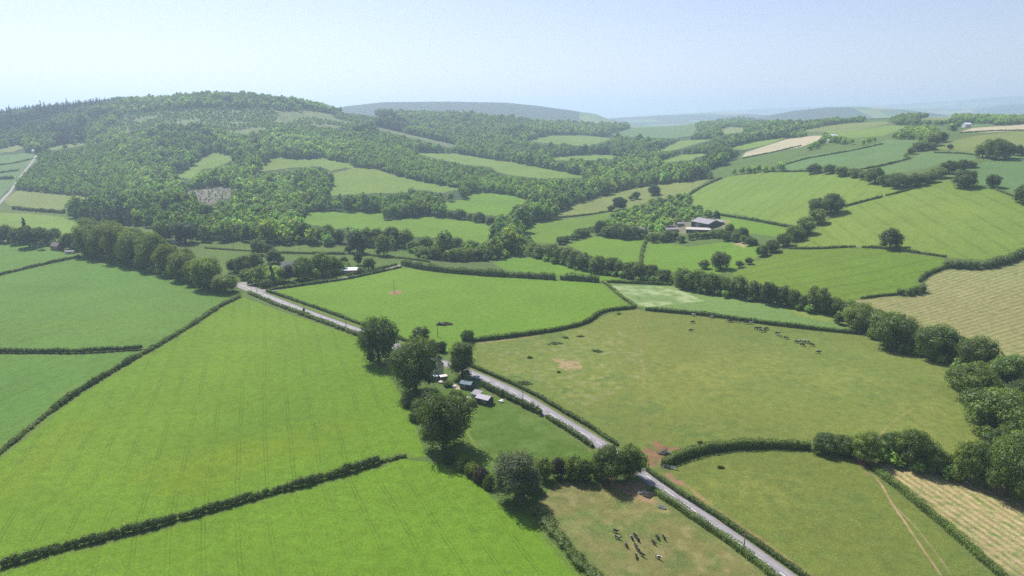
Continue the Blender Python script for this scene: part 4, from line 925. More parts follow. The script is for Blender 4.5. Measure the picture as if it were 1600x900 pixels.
def forest_points(poly, sp, hmean, seed, x0, x1, y0, y1, extra_excl=()):
    X, Y = candidates(x0, x1, y0, y1, sp, seed); Z = H(X, Y); r = np.random.default_rng(seed + 1)
    h = hmean * (.6 + .8 * r.uniform(0, 1, len(X)) ** 1.3 + .25 * _vnoise(X, Y, 80, 3))
    U, Vb, d = proj(np.c_[X, Y, Z]); U2, Vt, _ = proj(np.c_[X, Y, Z + h * .8])
    ok = (d > 50) & (U > -420) & (U < 1900) & pip(U, Vb, poly) & visible_pts(X, Y, Z, h)
    ok &= clear_view(X, Y, Z, h)
    for p in extra_excl: ok &= ~pip(U, Vb, p)
    ok[ok] &= clear_of_trees(X[ok], Y[ok])
    return X[ok], Y[ok], h[ok], U[ok], Vb[ok]
# the hill and the valley
X, Y, h, U, Vb = forest_points(FOREST, 8.0, 12.0, 21, -2300, 1500, 560, 2750, [SCRUB, BRASH] + PLANT)
tn = tones(X, Y, 71)
pk = rng.integers(0, 5, len(X))
con = (pip(U, Vb, [(-400,150),(200,150),(190,178),(140,200),(130,226),(-400,240)]) & (_vnoise(X, Y, 90, 5) > .45)) | (_vnoise(X, Y, 140, 6) > .74)
con &= (U < 210) | (_vnoise(X, Y, 140, 6) > .9)
con |= pip(U, Vb, [(480,165),(600,175),(650,205),(560,215),(490,195)]) & (_vnoise(X, Y, 60, 15) > .5)
pk[con] = rng.integers(6, 8, con.sum()); h[con] *= 1.15; tn[con] = np.array(TONES['blue']) * rng.uniform(.75, 1.15, (con.sum(), 1))
rad = np.where(pk >= 6, 3.3, np.where(pk >= 4, 4.1, 5.2)) * (h / 13.0) * rng.uniform(.8, 1.2, len(X))
ZONES = [([(-400,150),(190,150),(190,182),(150,200),(130,226),(-400,240)], .62, 1.15), ([(240,200),(330,195),(330,236),(290,246),(250,230)], .68, 1.1), ([(480,170),(600,175),(650,205),(560,215),(490,195)], .62, 1.2),
         ([(330,300),(460,270),(480,330),(460,372),(330,372)], 1.12, .8), ([(180,262),(268,272),(300,290),(270,318),(200,312)], 1.15, .85), ([(650,175),(820,180),(830,215),(700,225)], .85, 1.0), ([(130,318),(330,322),(330,350),(130,345)], .72, 1.1),
         ([(430,200),(560,215),(560,250),(420,240)], 1.3, .8), ([(640,276),(920,284),(900,318),(840,320),(650,292)], .9, .9), ([(1040,236),(1240,196),(1245,212),(1100,262)], .8, .9)]
for zp, zt, zh_ in ZONES:
    zm = pip(U, Vb, zp); tn[zm] *= zt; h[zm] *= zh_
big = rng.uniform(0, 1, len(X)) < .06; h[big] *= 1.35; rad[big] *= 1.5; tn[big] *= .75
yl = rng.uniform(0, 1, len(X)) < .05; tn[yl] = np.array(TONES['yel']) * 1.3
HILL = U < 560
woodland('woodland', 'dense mixed wood covering the big hill and lower slopes at left', X[HILL], Y[HILL], h[HILL], rad[HILL], tn[HILL], pk[HILL])
woodland('woodland', 'broadleaf woods filling the wide valley between the central fields', X[~HILL], Y[~HILL], h[~HILL], rad[~HILL], tn[~HILL], pk[~HILL])
print('forest trees', len(X))
X, Y, h, U, Vb = forest_points(PLANT[0], 5.6, 8.5, 23, -1500, -500, 850, 1700)
woodland('plantation', 'even light green plantation block on the slope at left', X, Y, h, np.full(len(X), 3.1) * rng.uniform(.8, 1.2, len(X)), tones(X, Y, 75, .22), rng.integers(0, 6, len(X)))
X, Y, h, U, Vb = forest_points(PLANT[1], 6.5, 10, 24, -500, 400, 850, 1700)
woodland('plantation', 'young plantation strip between the two pale central fields', X, Y, h, np.full(len(X), 3.8) * rng.uniform(.8, 1.2, len(X)), tones(X, Y, 76, .15), rng.integers(0, 6, len(X)))
X, Y, h, U, Vb = forest_points(SCRUB, 8.2, 4.6, 25, -1500, 0, 1100, 2100)
kp = _vnoise(X, Y, 60, 19) > .30; X, Y, h = X[kp], Y[kp], h[kp]
woodland('scrub', 'low scrub and young trees dotted over the cleared hilltop slope', X, Y, h, h * .55, tones(X, Y, 77, .1), rng.integers(0, 6, len(X)), 'scrub')
# skyline trees of the hill
X, Y, h, U, Vb = forest_points([(120,120),(560,120),(560,180),(480,176),(400,169),(300,170),(230,178),(120,186)], 11, 15, 26, -1500, 0, 1500, 2150)
kp = _vnoise(X, Y, 70, 44) > .42
woodland('skyline_trees', 'ragged line of trees along the crest of the big hill', X[kp], Y[kp], h[kp], h[kp] * .42, tones(X[kp], Y[kp], 78, -.2), rng.integers(0, 6, kp.sum()), 'trees')
# farm copse
COPSE = [(925,368),(945,345),(965,335),(1000,325),(1040,313),(1075,306),(1082,325),(1112,338),(1085,345),(1060,349),(1042,356),(1030,368),(985,372)]
def poly_wood(poly, sp, hm, seed, bias, nm, lab, x0, x1, y0, y1, rf=.45, respect=True):
    X, Y = candidates(x0, x1, y0, y1, sp, seed); Z = H(X, Y); r = np.random.default_rng(seed)
    h = hm * r.uniform(.7, 1.25, len(X)); U, Vb, d = proj(np.c_[X, Y, Z]); U2, Vt, _ = proj(np.c_[X, Y, Z + h * .7])
    ok = (d > 50) & in_any(U, Vb, poly) & visible_pts(X, Y, Z, h)
    if respect: ok &= clear_view(X, Y, Z, h)
    ok[ok] &= clear_of_trees(X[ok], Y[ok], .6)
    X, Y, h = X[ok], Y[ok], h[ok]; print(nm, len(X))
    return woodland(nm, lab, X, Y, h, h * rf, tones(X, Y, seed, bias), r.integers(0, 6, len(X)))
poly_wood([COPSE], 9.5, 6.8, 31, .30, 'copse', 'leafy orchard-like copse surrounding the farm buildings', 50, 330, 620, 900, .62, False)
# far hedgerow trees and woods on the right hand skyline
FARR = [
 [(1240,222),(1262,214),(1300,210),(1330,208),(1400,205),(1440,210),(1440,219),(1385,217),(1360,226),(1330,228),(1290,222),(1280,232),(1245,240),(1225,244)],
 [(1380,212),(1395,205),(1420,203),(1460,206),(1470,214),(1455,232),(1437,236),(1435,219),(1390,218)],
 [(1205,212),(1240,208),(1300,204),(1380,196),(1382,206),(1300,212),(1205,220)],
 [(1430,178),(1470,176),(1540,182),(1600,185),(1700,186),(1700,192),(1600,194),(1520,198),(1440,196),(1400,196),(1390,190)],
 [(1470,206),(1500,200),(1540,197),(1560,194),(1700,186),(1700,194),(1560,198),(1520,204)],
 [(1290,190),(1305,186),(1312,192),(1345,187),(1350,189),(1345,194),(1290,198)],
 [(1100,268),(1140,262),(1160,256),(1180,262),(1200,268),(1230,262),(1225,268),(1200,274),(1160,280),(1110,284)],
 [(1545,250),(1570,246),(1600,240),(1700,232),(1700,240),(1600,247),(1560,254)],
 [(1210,198),(1280,192),(1300,192),(1295,200),(1215,206)],
]
X0, Y0 = candidates(300, 2600, 600, 2300, 8.5, 91)
poly_wood(FARR, 9.5, 9.5, 32, .0, 'far_woodland', 'distant woods and tree lined hedges along the right hand skyline', 250, 2300, 700, 2200, .5, True)
poly_wood([[(1085,198),(1100,192),(1160,186),(1240,198),(1240,208),(1180,203),(1125,210),(1100,212)], [(955,216),(1000,212),(1090,214),(1110,216),(1100,222),(1000,220)]], 16, 13, 33, -.1, 'far_woodland', 'hazy woods on the hump beyond the distant valley fields', 300, 2000, 1700, 3500, .55)
# stream side undergrowth that fills the belts
BELTS = [[(822,392),(850,396),(905,412),(940,420),(1000,428),(1050,436),(1050,444),(1000,441),(940,429),(900,423),(850,408),(822,400)],
         [(1050,436),(1100,446),(1160,458),(1230,470),(1300,482),(1345,505),(1345,516),(1300,496),(1230,482),(1160,470),(1100,460),(1050,448)],
         [(1345,508),(1400,525),(1480,545),(1540,560),(1600,590),(1660,640),(1660,770),(1600,780),(1560,770),(1540,700),(1510,640),(1490,600),(1480,570),(1400,552),(1345,520)],
         [(126,388),(200,398),(260,412),(320,432),(356,450),(340,456),(280,440),(200,414),(126,400)],
         [(1370,718),(1420,722),(1480,738),(1560,770),(1560,780),(1480,752),(1420,735),(1370,728)]]
poly_wood(BELTS, 4.6, 4.2, 34, -.05, 'undergrowth', 'dense shrubs under the stream side and field edge trees', -500, 900, 180, 640, .62, False)
poly_wood([BRASH], 9, 2.2, 36, .2, 'scrub', 'sparse regrowth on the grey felled patch of the left hillside', -900, -300, 800, 1300, .5, False)
poly_wood([[(0,366),(60,372),(125,388),(125,396),(90,386),(30,380),(0,378)], [(380,428),(420,424),(520,420),(560,424),(520,432),(430,446),(395,446)], [(640,384),(700,388),(770,392),(800,378),(812,368),(835,385),(800,402),(760,409),(660,406),(640,398)],
          [(1046,372),(1070,366),(1100,367),(1140,362),(1165,375),(1182,388),(1130,382),(1080,388)], [(985,372),(1010,368),(1040,372),(1050,378),(1010,378)]],
          6, 5.5, 35, .1, 'undergrowth', 'garden shrubs and scrub round the valley houses', -700, 150, 400, 760, .6, False)

# trees of the country to either side of the photographed view
X, Y = candidates(-2600, 2600, 60, 2300, 17, 37); U, Vb, d = proj(np.c_[X, Y, np.zeros(len(X))])
cxx = X / 210 + .6 * _vnoise(X, Y, 300, 9); cyy = Y / 260 + .6 * _vnoise(X, Y, 300, 10)
ok = (d > 20) & ((U > 1720) | (U < -90)) & (np.hypot(X, Y) > 150) & ((_vnoise(X, Y, 200, 12) > .66) | (np.abs(cxx - np.round(cxx)) < .035) | (np.abs(cyy - np.round(cyy)) < .03))
X, Y = X[ok], Y[ok]; h = rng.uniform(6, 13, len(X))
woodland('far_woodland', 'woods and tree lines of the country beyond either side of the view', X, Y, h, h * .45, tones(X, Y, 79, 0), rng.integers(0, 6, len(X)))
# ------------------------------------------------------------------ hedges
def hedge(pts, h, w, label, tone='dark', rough=.25, group=None, dens=1.0, blossom=0.0, name='hedge'):
    P, T = line_world(pts, 1.6); r = np.random.default_rng(int(abs(P[0, 0] * 7 + P[0, 1] * 3)) % 99991)
    _, _, d = proj(np.array([*P[len(P) // 2], 0.0])); s = F_PX * .64 / d           # px per metre in the render
    w = w * .74; h = h * .90
    leaf = float(np.clip(1.05 / s, .26, 1.5)); L_ = T[-1]
    dr = np.gradient(P, axis=0); dr /= np.hypot(*dr.T)[:, None] + 1e-9; nn = np.c_[-dr[:, 1], dr[:, 0]]
    k1 = _vnoise(T, T * 0, 5.5, 3); k2 = _vnoise(T, T * 0, 1.9, 4); lump = 1 + rough * (k1 * 1.3 + k2 * .8 - 1.0) * 1.6
    hh = h * lump; ww = w / 2 * (1 + rough * (_vnoise(T, T * 0, 4, 8) - .5) * 1.4)
    z = H(P[:, 0], P[:, 1]); off = (_vnoise(T, T * 0, 6, 12) - .5) * rough * w * .8; C = P + nn * off[:, None]
    prof = [(-1, -.15), (-1.0, .55), (-.72, .93), (0, 1.0), (.72, .93), (1.0, .55), (1, -.15)]
    n_ = len(P); V = []
    for a, b in prof:
        Q = C + nn * (a * ww * .66)[:, None]; V.append(np.c_[Q, z + b * hh * .72])
    V = np.concatenate(V); i = np.arange(n_ - 1); F = []
    for k in range(len(prof) - 1): F.append(np.c_[k * n_ + i, k * n_ + i + 1, (k + 1) * n_ + i + 1, (k + 1) * n_ + i])
    F = np.concatenate(F)
    per = 2 * h + w; nleaf = int(min(60000, L_ * per / (leaf * leaf) * 1.9 * dens))
    t = r.uniform(0, L_, nleaf); q = r.uniform(0, per, nleaf)
    x = np.interp(t, T, C[:, 0]); y = np.interp(t, T, C[:, 1]); wx = np.interp(t, T, ww); hx = np.interp(t, T, hh); zx = np.interp(t, T, z)
    nx = np.interp(t, T, nn[:, 0]); ny = np.interp(t, T, nn[:, 1])
    side = np.where(q < h, -1, np.where(q > h + w, 1, 0)); f = np.where(side == -1, q / h, np.where(side == 1, (q - h - w) / h, (q - h) / w * 2 - 1))
    a = np.where(side == 0, f, side * np.sqrt(np.clip(1.08 - .25 * f * f, .3, 2))); b = np.where(side == 0, 1.0 - .16 * f * f, f)
    bump = 1 + r.normal(size=nleaf) * (.07 + .20 * rough) + (.15 + .7 * rough) * (_vnoise(t * 1.0, q, 1.3, 6) - .5)
    a = a * r.uniform(.72, 1.04, nleaf)
    Cc = np.c_[x + nx * a * wx * bump, y + ny * a * wx * bump, zx + b * hx * np.where(side == 0, bump, 1)]
    Nn = np.c_[nx * side * 1.0, ny * side * 1.0, np.where(side == 0, 1.0, .25)] + r.normal(size=(nleaf, 3)) * .2
    LV, LQ = leaf_quads(Cc, Nn, np.full(nleaf, leaf * .55), r)
    if rough >= .35:      # untrimmed hedge: a row of merging bushes
        nbz = max(4, int(L_ / (.26 * w))); tb = np.clip((np.arange(nbz) + r.uniform(-.4, 1.4, nbz)) / nbz, 0, 1) * L_; kb = .68 + .8 * _vnoise(tb, tb * 0, 7, 14) * rough + r.uniform(-.25, .3, nbz) * rough + (1 - rough) * .35
        R = w * .44 * kb; hb = np.interp(tb, T, z * 0 + h) * kb; of = r.uniform(-.30, .30, nbz) * w
        bc = np.c_[np.interp(tb, T, P[:, 0]) + np.interp(tb, T, nn[:, 0]) * of, np.interp(tb, T, P[:, 1]) + np.interp(tb, T, nn[:, 1]) * of, np.interp(tb, T, z) + hb * .48]
        vv, tt = ICO1; rz_ = np.maximum(hb * .52, .4)
        V = (vv[None] * np.stack([R, R, rz_], 1)[:, None] * .74 + bc[:, None]).reshape(-1, 3); F = (tt[None] + (np.arange(nbz) * len(vv))[:, None, None]).reshape(-1, 3)
        pk = r.integers(0, nbz, nleaf); d = r.normal(size=(nleaf, 3)); d[:, 2] += .25; d /= np.linalg.norm(d, axis=1)[:, None]
        Cc = bc[pk] + d * np.stack([R, R, rz_], 1)[pk] * (1 + .13 * r.normal(size=nleaf))[:, None]; t = tb[pk]; side = np.where(d[:, 2] > .2, 0, 1)
        LV, LQ = leaf_quads(Cc, d.copy(), np.full(nleaf, leaf * .55), r)
    nb = len(V); V = np.concatenate([V, LV])
    base = np.array(TONES[tone]); tl = base[None] * (.75 + .6 * _vnoise(t, q * 0, 4, 9))[:, None] * r.uniform(.75, 1.3, (nleaf, 1))
    if blossom: 
        bb = (r.uniform(0, 1, nleaf) < blossom * 2 * _vnoise(t, t * 0, 7, 77) ** 2) & (side >= 0); tl[bb] = (.45, .43, .32)
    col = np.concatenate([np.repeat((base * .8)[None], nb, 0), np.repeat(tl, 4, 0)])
    me_ = new_mesh(name, V, [F, LQ + nb], M_LEAF_A)
    set_attr(me_, 'tcol', 'FLOAT_COLOR', 'POINT', np.c_[col, np.ones(len(col))])
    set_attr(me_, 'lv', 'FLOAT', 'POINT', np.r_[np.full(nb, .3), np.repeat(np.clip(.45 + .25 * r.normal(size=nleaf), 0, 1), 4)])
    # origin at the start of the hedge
    o0 = np.array([*C[0], z[0]]); co = V - o0; me_.vertices.foreach_set('co', co.astype(np.float32).ravel()); me_.update()
    o = link(name, me_, loc=o0); return tag(o, label, 'hedge', group)
for pts, h, w, lab, tone, rg, bl in HG: hedge(pts, h, w, lab, tone, rg, 'hedges between the fields', blossom=bl)

# weed patches in the pasture
def weed_patch(u, v, wpx, lab):
    P = at(u, v); _, _, d = proj(P); R = wpx / 2 * d / F_PX; r = np.random.default_rng(u); n = 200
    a = r.uniform(0, 6.28, n); q = np.sqrt(r.uniform(0, 1, n)) * (.7 + .35 * np.sin(a * 2 + u) + .2 * np.sin(a * 5 + v)); X = P[0] + np.cos(a) * q * R; Y = P[1] + np.sin(a) * q * R * .9
    Z = H(X, Y) + np.maximum(1 - q * q, .05) * .45 * r.uniform(.3, 1, n); C = np.c_[X, Y, Z] - P
    V, Q = leaf_quads(C, np.tile([0, 0, 1.0], (n, 1)), np.full(n, .5), r)
    me_ = new_mesh('weed_patch', V, Q, M_LEAF_A); c = np.array((.10, .152, .036)) * r.uniform(.8, 1.2, (n, 1))
    set_attr(me_, 'tcol', 'FLOAT_COLOR', 'POINT', np.c_[np.repeat(c, 4, 0), np.ones(4 * n)]); set_attr(me_, 'lv', 'FLOAT', 'POINT', np.repeat(r.uniform(.2, .7, n), 4))
    tag(link('weed_patch', me_, loc=P), lab, 'weeds', 'weed patches in the big pasture')
for u, v, w, l in [(868,537,24,'large dark weed patch left of centre in the big pasture'),(933,549,18,'dark oval weed patch in the middle top of the big pasture'),(819,599,26,'dark weed patch close to the road in the big pasture'),
                   (883,528,12,'small weed patch just above the largest one'),(907,526,12,'small weed patch under the curving hedge'),(967,491,9,'tiny weed tuft right under the hedge corner'),(1095,692,10,'weed tuft above the thick curved hedge'),
                   (1126,731,9,'isolated weed tuft in the lower olive pasture'),(828,559,11,'small weed patch above the roadside weed patch'),(873,582,5,'tiny weed tuft beside the bare soil patch'),(1020,373,16,'rushy patch under the farm copse'),(1067,379,20,'wide rushy patch below the farm yard'),(700,507,5,'small weed tuft by the dark heap in the bright field')]:
    weed_patch(u, v, w, l)

# ------------------------------------------------------------------ buildings
M_WALLW = simple_mat('rendered_wall', (.62, .60, .55), .9, var=.08)
M_WALLB = simple_mat('brick_wall', (.30, .16, .12), .9, var=.15)
M_WALLD = simple_mat('dark_boards', (.07, .06, .055), .9, var=.2)
M_STONE = simple_mat('stone_wall', (.33, .28, .24), .9, var=.2)
M_SLATE = simple_mat('slate_roof', (.16, .155, .17), .7, var=.15)
M_SHEET = simple_mat('fibre_cement_roof', (.27, .25, .28), .8, var=.12, scale=.4)
M_WROOF = simple_mat('white_roof', (.80, .80, .84), .5, var=.04)
M_TEAL = simple_mat('teal_sheet_roof', (.05, .115, .15), .6, var=.12)
M_GLASS = simple_mat('window_glass', (.03, .04, .05), .15, var=.1, spec=.6)
M_METAL = simple_mat('galvanised_steel', (.45, .50, .52), .5, .6, var=.1)
M_WOODP = simple_mat('weathered_timber', (.16, .13, .10), .9, var=.2)
M_CONC = simple_mat('concrete_slab', (.46, .43, .39), .9, var=.12)
def stripe_mat(name, a, b, period):
    m, nt, out = nmat(name); tc = N(nt, 'ShaderNodeTexCoord'); sp = N(nt, 'ShaderNodeSeparateXYZ'); L(nt, tc.outputs['Object'], sp.inputs[0])
    f = math_n(nt, 'LESS_THAN', math_n(nt, 'PINGPONG', math_n(nt, 'DIVIDE', sp.outputs['X'], period), .5), .13)
    pbsdf(nt, out, mixc(nt, f, a, b), .6); return m
M_STRIPE = stripe_mat('panelled_roof', (.38, .36, .42), (.15, .14, .17), 1.0)

def building(name, cat, label, u, v, w, l, he, pitch, rz, wall, roof, windows=((-.25, 0), (.25, 0)), door=True, chimney=False, over=.35, mono=False, open_front=False, wz=1.3):
    P = at(u, v); e = empty(name, P, math.radians(rz)); rh = w / 2 * pitch
    b = MB(); b.box(-l / 2, l / 2, -w / 2, w / 2, -.8, he)
    if not mono:
        for sx in (-1, 1):
            b.add([(sx * l / 2 * .998, -w / 2, he), (sx * l / 2 * .998, w / 2, he), (sx * l / 2 * .998, 0, he + rh)], T=[(0, 1, 2) if sx > 0 else (0, 2, 1)])
    b.build('wall', wall, e)
    rf = MB(); th = .16; L2 = l / 2 + over
    if mono:
        rr_ = w * pitch; y0, y1 = -w / 2 - over, w / 2 + over; z0, z1 = he + .02, he + .02 + rr_
        rf.add([(-L2, y0, z0), (L2, y0, z0), (L2, y1, z1), (-L2, y1, z1), (-L2, y0, z0 + th), (L2, y0, z0 + th), (L2, y1, z1 + th), (-L2, y1, z1 + th)],
               [(3, 2, 1, 0), (4, 5, 6, 7), (0, 1, 5, 4), (1, 2, 6, 5), (2, 3, 7, 6), (3, 0, 4, 7)])
    else:
        for s in (-1, 1):
            ye = s * (w / 2 + over); ze = he - over * pitch + .03
            vv = [(-L2, ye, ze), (L2, ye, ze), (L2, 0, he + rh + .03), (-L2, 0, he + rh + .03)]; vt = [(x, y, z + th) for x, y, z in vv]
            q = [(3, 2, 1, 0), (4, 5, 6, 7), (0, 1, 5, 4), (1, 2, 6, 5), (2, 3, 7, 6), (3, 0, 4, 7)]
            if s > 0: q = [x[::-1] for x in q]
            rf.add(vv + vt, q)
    ro = rf.build('roof', roof, e)
    if chimney:
        for sx in ((-1, 1) if chimney == 2 else (1,)):
            MB().box(sx * (l / 2 - .7) - .35, sx * (l / 2 - .7) + .35, -.3, .3, he + rh * .6, he + rh + 1.1).box(sx * (l / 2 - .7) - .15, sx * (l / 2 - .7) + .15, -.15, .15, he + rh + 1.1, he + rh + 1.45).build('chimney', M_WALLB, ro)
    for fx, fy in windows:
        for s in (-1, 1):
            y = s * (w / 2)
            wd = MB().box(fx * l - .55, fx * l + .55, y - .04, y + .04, wz - .55, wz + .65).build('window', M_WROOF, e)
            MB().box(fx * l - .44, fx * l + .44, y - .055, y + .055, wz - .44, wz + .54).build('pane', M_GLASS, wd)
    if door:
        MB().box(-.45, .45, -w / 2 - .05, -w / 2 + .03, 0, 2.0).build('door', M_WOODP, e)
    if open_front:
        n = max(2, int(l / 5)); o = MB()
        for k in range(n):
            x0 = -l / 2 + .4 + k * (l - .4) / n; MB().box(x0, x0 + (l - .4) / n - .5, -w / 2 - .06, -w / 2 + .02, .1, he - .7).build('bay_opening', M_GLASS if k % 3 != 1 else M_SHEET, e)
    return tag(e, label, cat)
building('barn', 'barn', 'large grey roofed farm barn with open bays above the yard', 1104, 354, 19, 24, 4.6, .34, -62, M_WALLD, M_SHEET, windows=(), door=False, open_front=True)
building('farm_shed', 'shed', 'long low brown walled farm shed left of the large barn', 1049, 362, 6, 13, 2.8, .35, 6, M_WALLB, M_SHEET)
building('farmhouse', 'house', 'grey gabled farmhouse at the left end of the farm copse', 1000, 368, 7, 11, 5.2, .95, -40, M_STONE, M_SLATE, chimney=2, wz=1.6)
building('shed', 'shed', 'wooden garden shed with pale striped roof beside the road', 757, 629, 4.0, 5.8, 2.2, .42, -30, M_WALLD, M_STRIPE, over=.2, windows=((.2, 0),))
building('shed', 'shed', 'dark garden shed with teal blue roof under the roadside tree', 730, 606, 3.6, 5.0, 2.2, .42, -24, M_WALLD, M_TEAL, over=.2, windows=((-.2, 0),))
building('greenhouse', 'greenhouse', 'small grey lean-to left of the pale striped shed', 745, 622, 2.8, 3.2, 2.0, .25, -30, M_METAL, M_SHEET, mono=True, windows=(), door=False)
building('cottage', 'cottage', 'slate roofed cottage mostly hidden under the big leafy tree', 668, 583, 6.5, 13, 4.6, .85, -32, M_WALLW, M_SLATE, chimney=2)
building('bungalow', 'house', 'long flat white roofed outbuilding by the junction garden', 546, 427, 6, 11, 2.8, .12, 6, M_WALLB, M_WROOF, mono=True)
building('house', 'house', 'grey roofed house behind the junction garden trees', 455, 425, 8, 13, 4.8, .75, 18, M_WALLW, M_SLATE, chimney=1)
building('outbuilding', 'outbuilding', 'tiny white walled outbuilding behind the junction garden trees', 528, 421, 3, 4, 2.4, .4, 10, M_WALLW, M_WROOF)
building('cottage', 'cottage', 'small brown roofed cottage at far left', 90, 390, 6, 9, 3.6, .9, -25, M_WALLB, simple_mat('tile_roof', (.19, .15, .16), .8), chimney=1)
building('outbuilding', 'outbuilding', 'low pale outbuilding right of the far left cottage', 110, 396, 3.4, 7, 2.0, .3, 4, M_WALLW, M_SHEET)
building('house', 'house', 'white gabled house on the ridge above the teal field', 1300, 219, 9, 14, 6.5, .7, 20, M_WALLW, M_WROOF, chimney=1)
building('outbuilding', 'outbuilding', 'smaller white building left of the ridge house', 1295, 223, 7, 9, 3.5, .5, 20, M_WALLW, M_WROOF)
building('house', 'house', 'white walled house among dark trees on the right ridge', 1452, 217, 8, 12, 6.5, .7, -50, M_WALLW, M_SLATE, chimney=1)
building('house', 'house', 'white farmhouse on the far right ridge', 1510, 199, 8, 12, 5.5, .6, 10, M_WALLW, M_WROOF, chimney=1)
building('barn', 'barn', 'small white roofed barn at the far right edge of the ridge', 1552, 193, 10, 18, 4.5, .3, 10, M_WALLW, M_WROOF, windows=(), door=False)
building('glasshouse', 'glasshouse', 'upper of the two long white sheds among the hill woods', 452, 239, 9, 34, 3.5, .3, 2, M_WALLW, M_WROOF, windows=(), door=False)
building('glasshouse', 'glasshouse', 'lower of the two long white sheds among the hill woods', 462, 243, 8, 30, 3.2, .3, 2, M_WALLW, M_WROOF, windows=(), door=False)
building('cottage', 'cottage', 'small grey cottage left of the white sheds in the woods', 405, 243, 7, 12, 5, .7, 8, M_WALLW, M_SLATE)
building('cottage', 'cottage', 'white cottage by the poplars at the top of the far left lane', 55, 240, 6, 8, 5, .8, 8, M_WALLW, M_WROOF)
building('house', 'house', 'lone white house in the woods below the distant spur', 768, 214, 8, 14, 5, .7, 8, M_WALLW, M_WROOF)
building('glasshouse', 'glasshouse', 'long white polytunnel behind the tall roadside tree belt', 279, 379, 4, 11, 2.2, .3, 3, M_WALLW, M_WROOF, windows=(), door=False)
put_tree(62, 246, 13, 24, 'tall', 'pale', 'tall pale poplar clump at the top of the far left lane', 'tree')
put_tree(74, 240, 9, 16, 'tall', 'blue', 'dark tree right of the pale poplar clump', 'tree')
put_tree(102, 233, 7, 7, 'round', 'blue', 'single round dark tree on the far left hill field', 'tree')

# farm yard slab, heaps
building('cattle_shed', 'shed', 'long low pale roofed cattle shed in front of the large barn', 1091, 362, 9, 23, 2.6, .08, -12, M_WALLD, M_CONC, mono=True, windows=(), door=False, open_front=True)
building('farm_shed', 'shed', 'small dark lean-to at the right end of the large barn', 1124, 351, 6, 8, 3.0, .25, -24, M_WALLD, M_SHEET, mono=True, windows=(), door=False)
def heap(name, lab, cat, u, v, r, h, mat, seed):
    P = at(u, v); V, T = ICO2; rg = np.random.default_rng(seed); V = V * (1 + .22 * rg.normal(size=(len(V), 1))) * (r, r * .75, h); V[:, 2] = np.maximum(V[:, 2], -.2)
    tag(link(name, new_mesh(name, V, T, mat), loc=P), lab, cat)
M_DUNG = simple_mat('dark_heap', (.035, .03, .028), .95, var=.4)
M_PALE = simple_mat('pale_sheet', (.75, .72, .68), .7, var=.1)
heap('debris_heap', 'dark heap of brush and scrap in the bright central field', 'heap', 697, 507, 3.4, 1.3, M_DUNG, 1)
heap('debris_heap', 'small dark clump left of the brush heap in the bright field', 'heap', 686, 508, 1.4, 1.4, M_DUNG, 2)
heap('muck_heap', 'dark muck heap on the red soil by the field gateway', 'heap', 1039, 709, 1.9, .8, M_DUNG, 3)
heap('soil_heap', 'dark soil heap by the gateway below the tree pair', 'heap', 1014, 774, 2.2, .7, M_DUNG, 4)
building('farm_shed', 'shed', 'small grey roofed shed among the trees above the long low shed', 1062, 353, 5, 8, 2.8, .4, 20, M_STONE, M_SHEET)
building('farm_shed', 'shed', 'grey roofed outhouse beside the gabled farmhouse in the copse', 1016, 369, 4, 7, 2.6, .5, -30, M_STONE, M_SLATE)
# troughs
def trough(u, v, rz, lab):
    P = at(u, v); e = empty('water_trough', P, math.radians(rz)); m = MB(); m.box(-1.1, 1.1, -.4, .4, .02, .12)
    for a in ((-1.1, 1.1, -.4, -.32), (-1.1, 1.1, .32, .4), (-1.1, -1.02, -.32, .32), (1.02, 1.1, -.32, .32)): m.box(*a, .12, .6)
    m.build('tank', M_METAL, e); MB().box(-1.02, 1.02, -.32, .32, .12, .5).build('water', M_GLASS, e); tag(e, lab, 'trough')
trough(1042, 708, -15, 'grey water trough on the red soil by the road gateway'); trough(1003, 771, 20, 'pale trough at the gateway below the tree pair')
trough(1034, 794, -30, 'dark trough beside the roadside hedge in the young cattle pasture')
# gates
def gate(u, v, rz, w, lab, mat):
    P = at(u, v); e = empty('field_gate', P, math.radians(rz)); b = MB()
    for z in (.2, .4, .6, .82, 1.06): b.bar((-w / 2, 0, z), (w / 2, 0, z), .06)
    b.bar((-w / 2, .05, .15), (w / 2, .05, 1.05), .05); b.build('rails', mat, e)
    for s in (-1, 1): MB().box(s * (w / 2 + .15) - .09, s * (w / 2 + .15) + .09, -.09, .09, -.3, 1.4).build('post', M_WOODP, e)
    tag(e, lab, 'gate')
gate(1046, 732, -25, 4.6, 'galvanised field gate against the end of the thick curved hedge', M_METAL)
gate(1349, 727, -40, 3.2, 'red metal gate under the pale tree between the pastures', simple_mat('red_oxide', (.35, .08, .06), .6))
gate(1000, 482, 0, 3.6, 'wooden gate in the gap between the clipped hedges', M_WOODP)
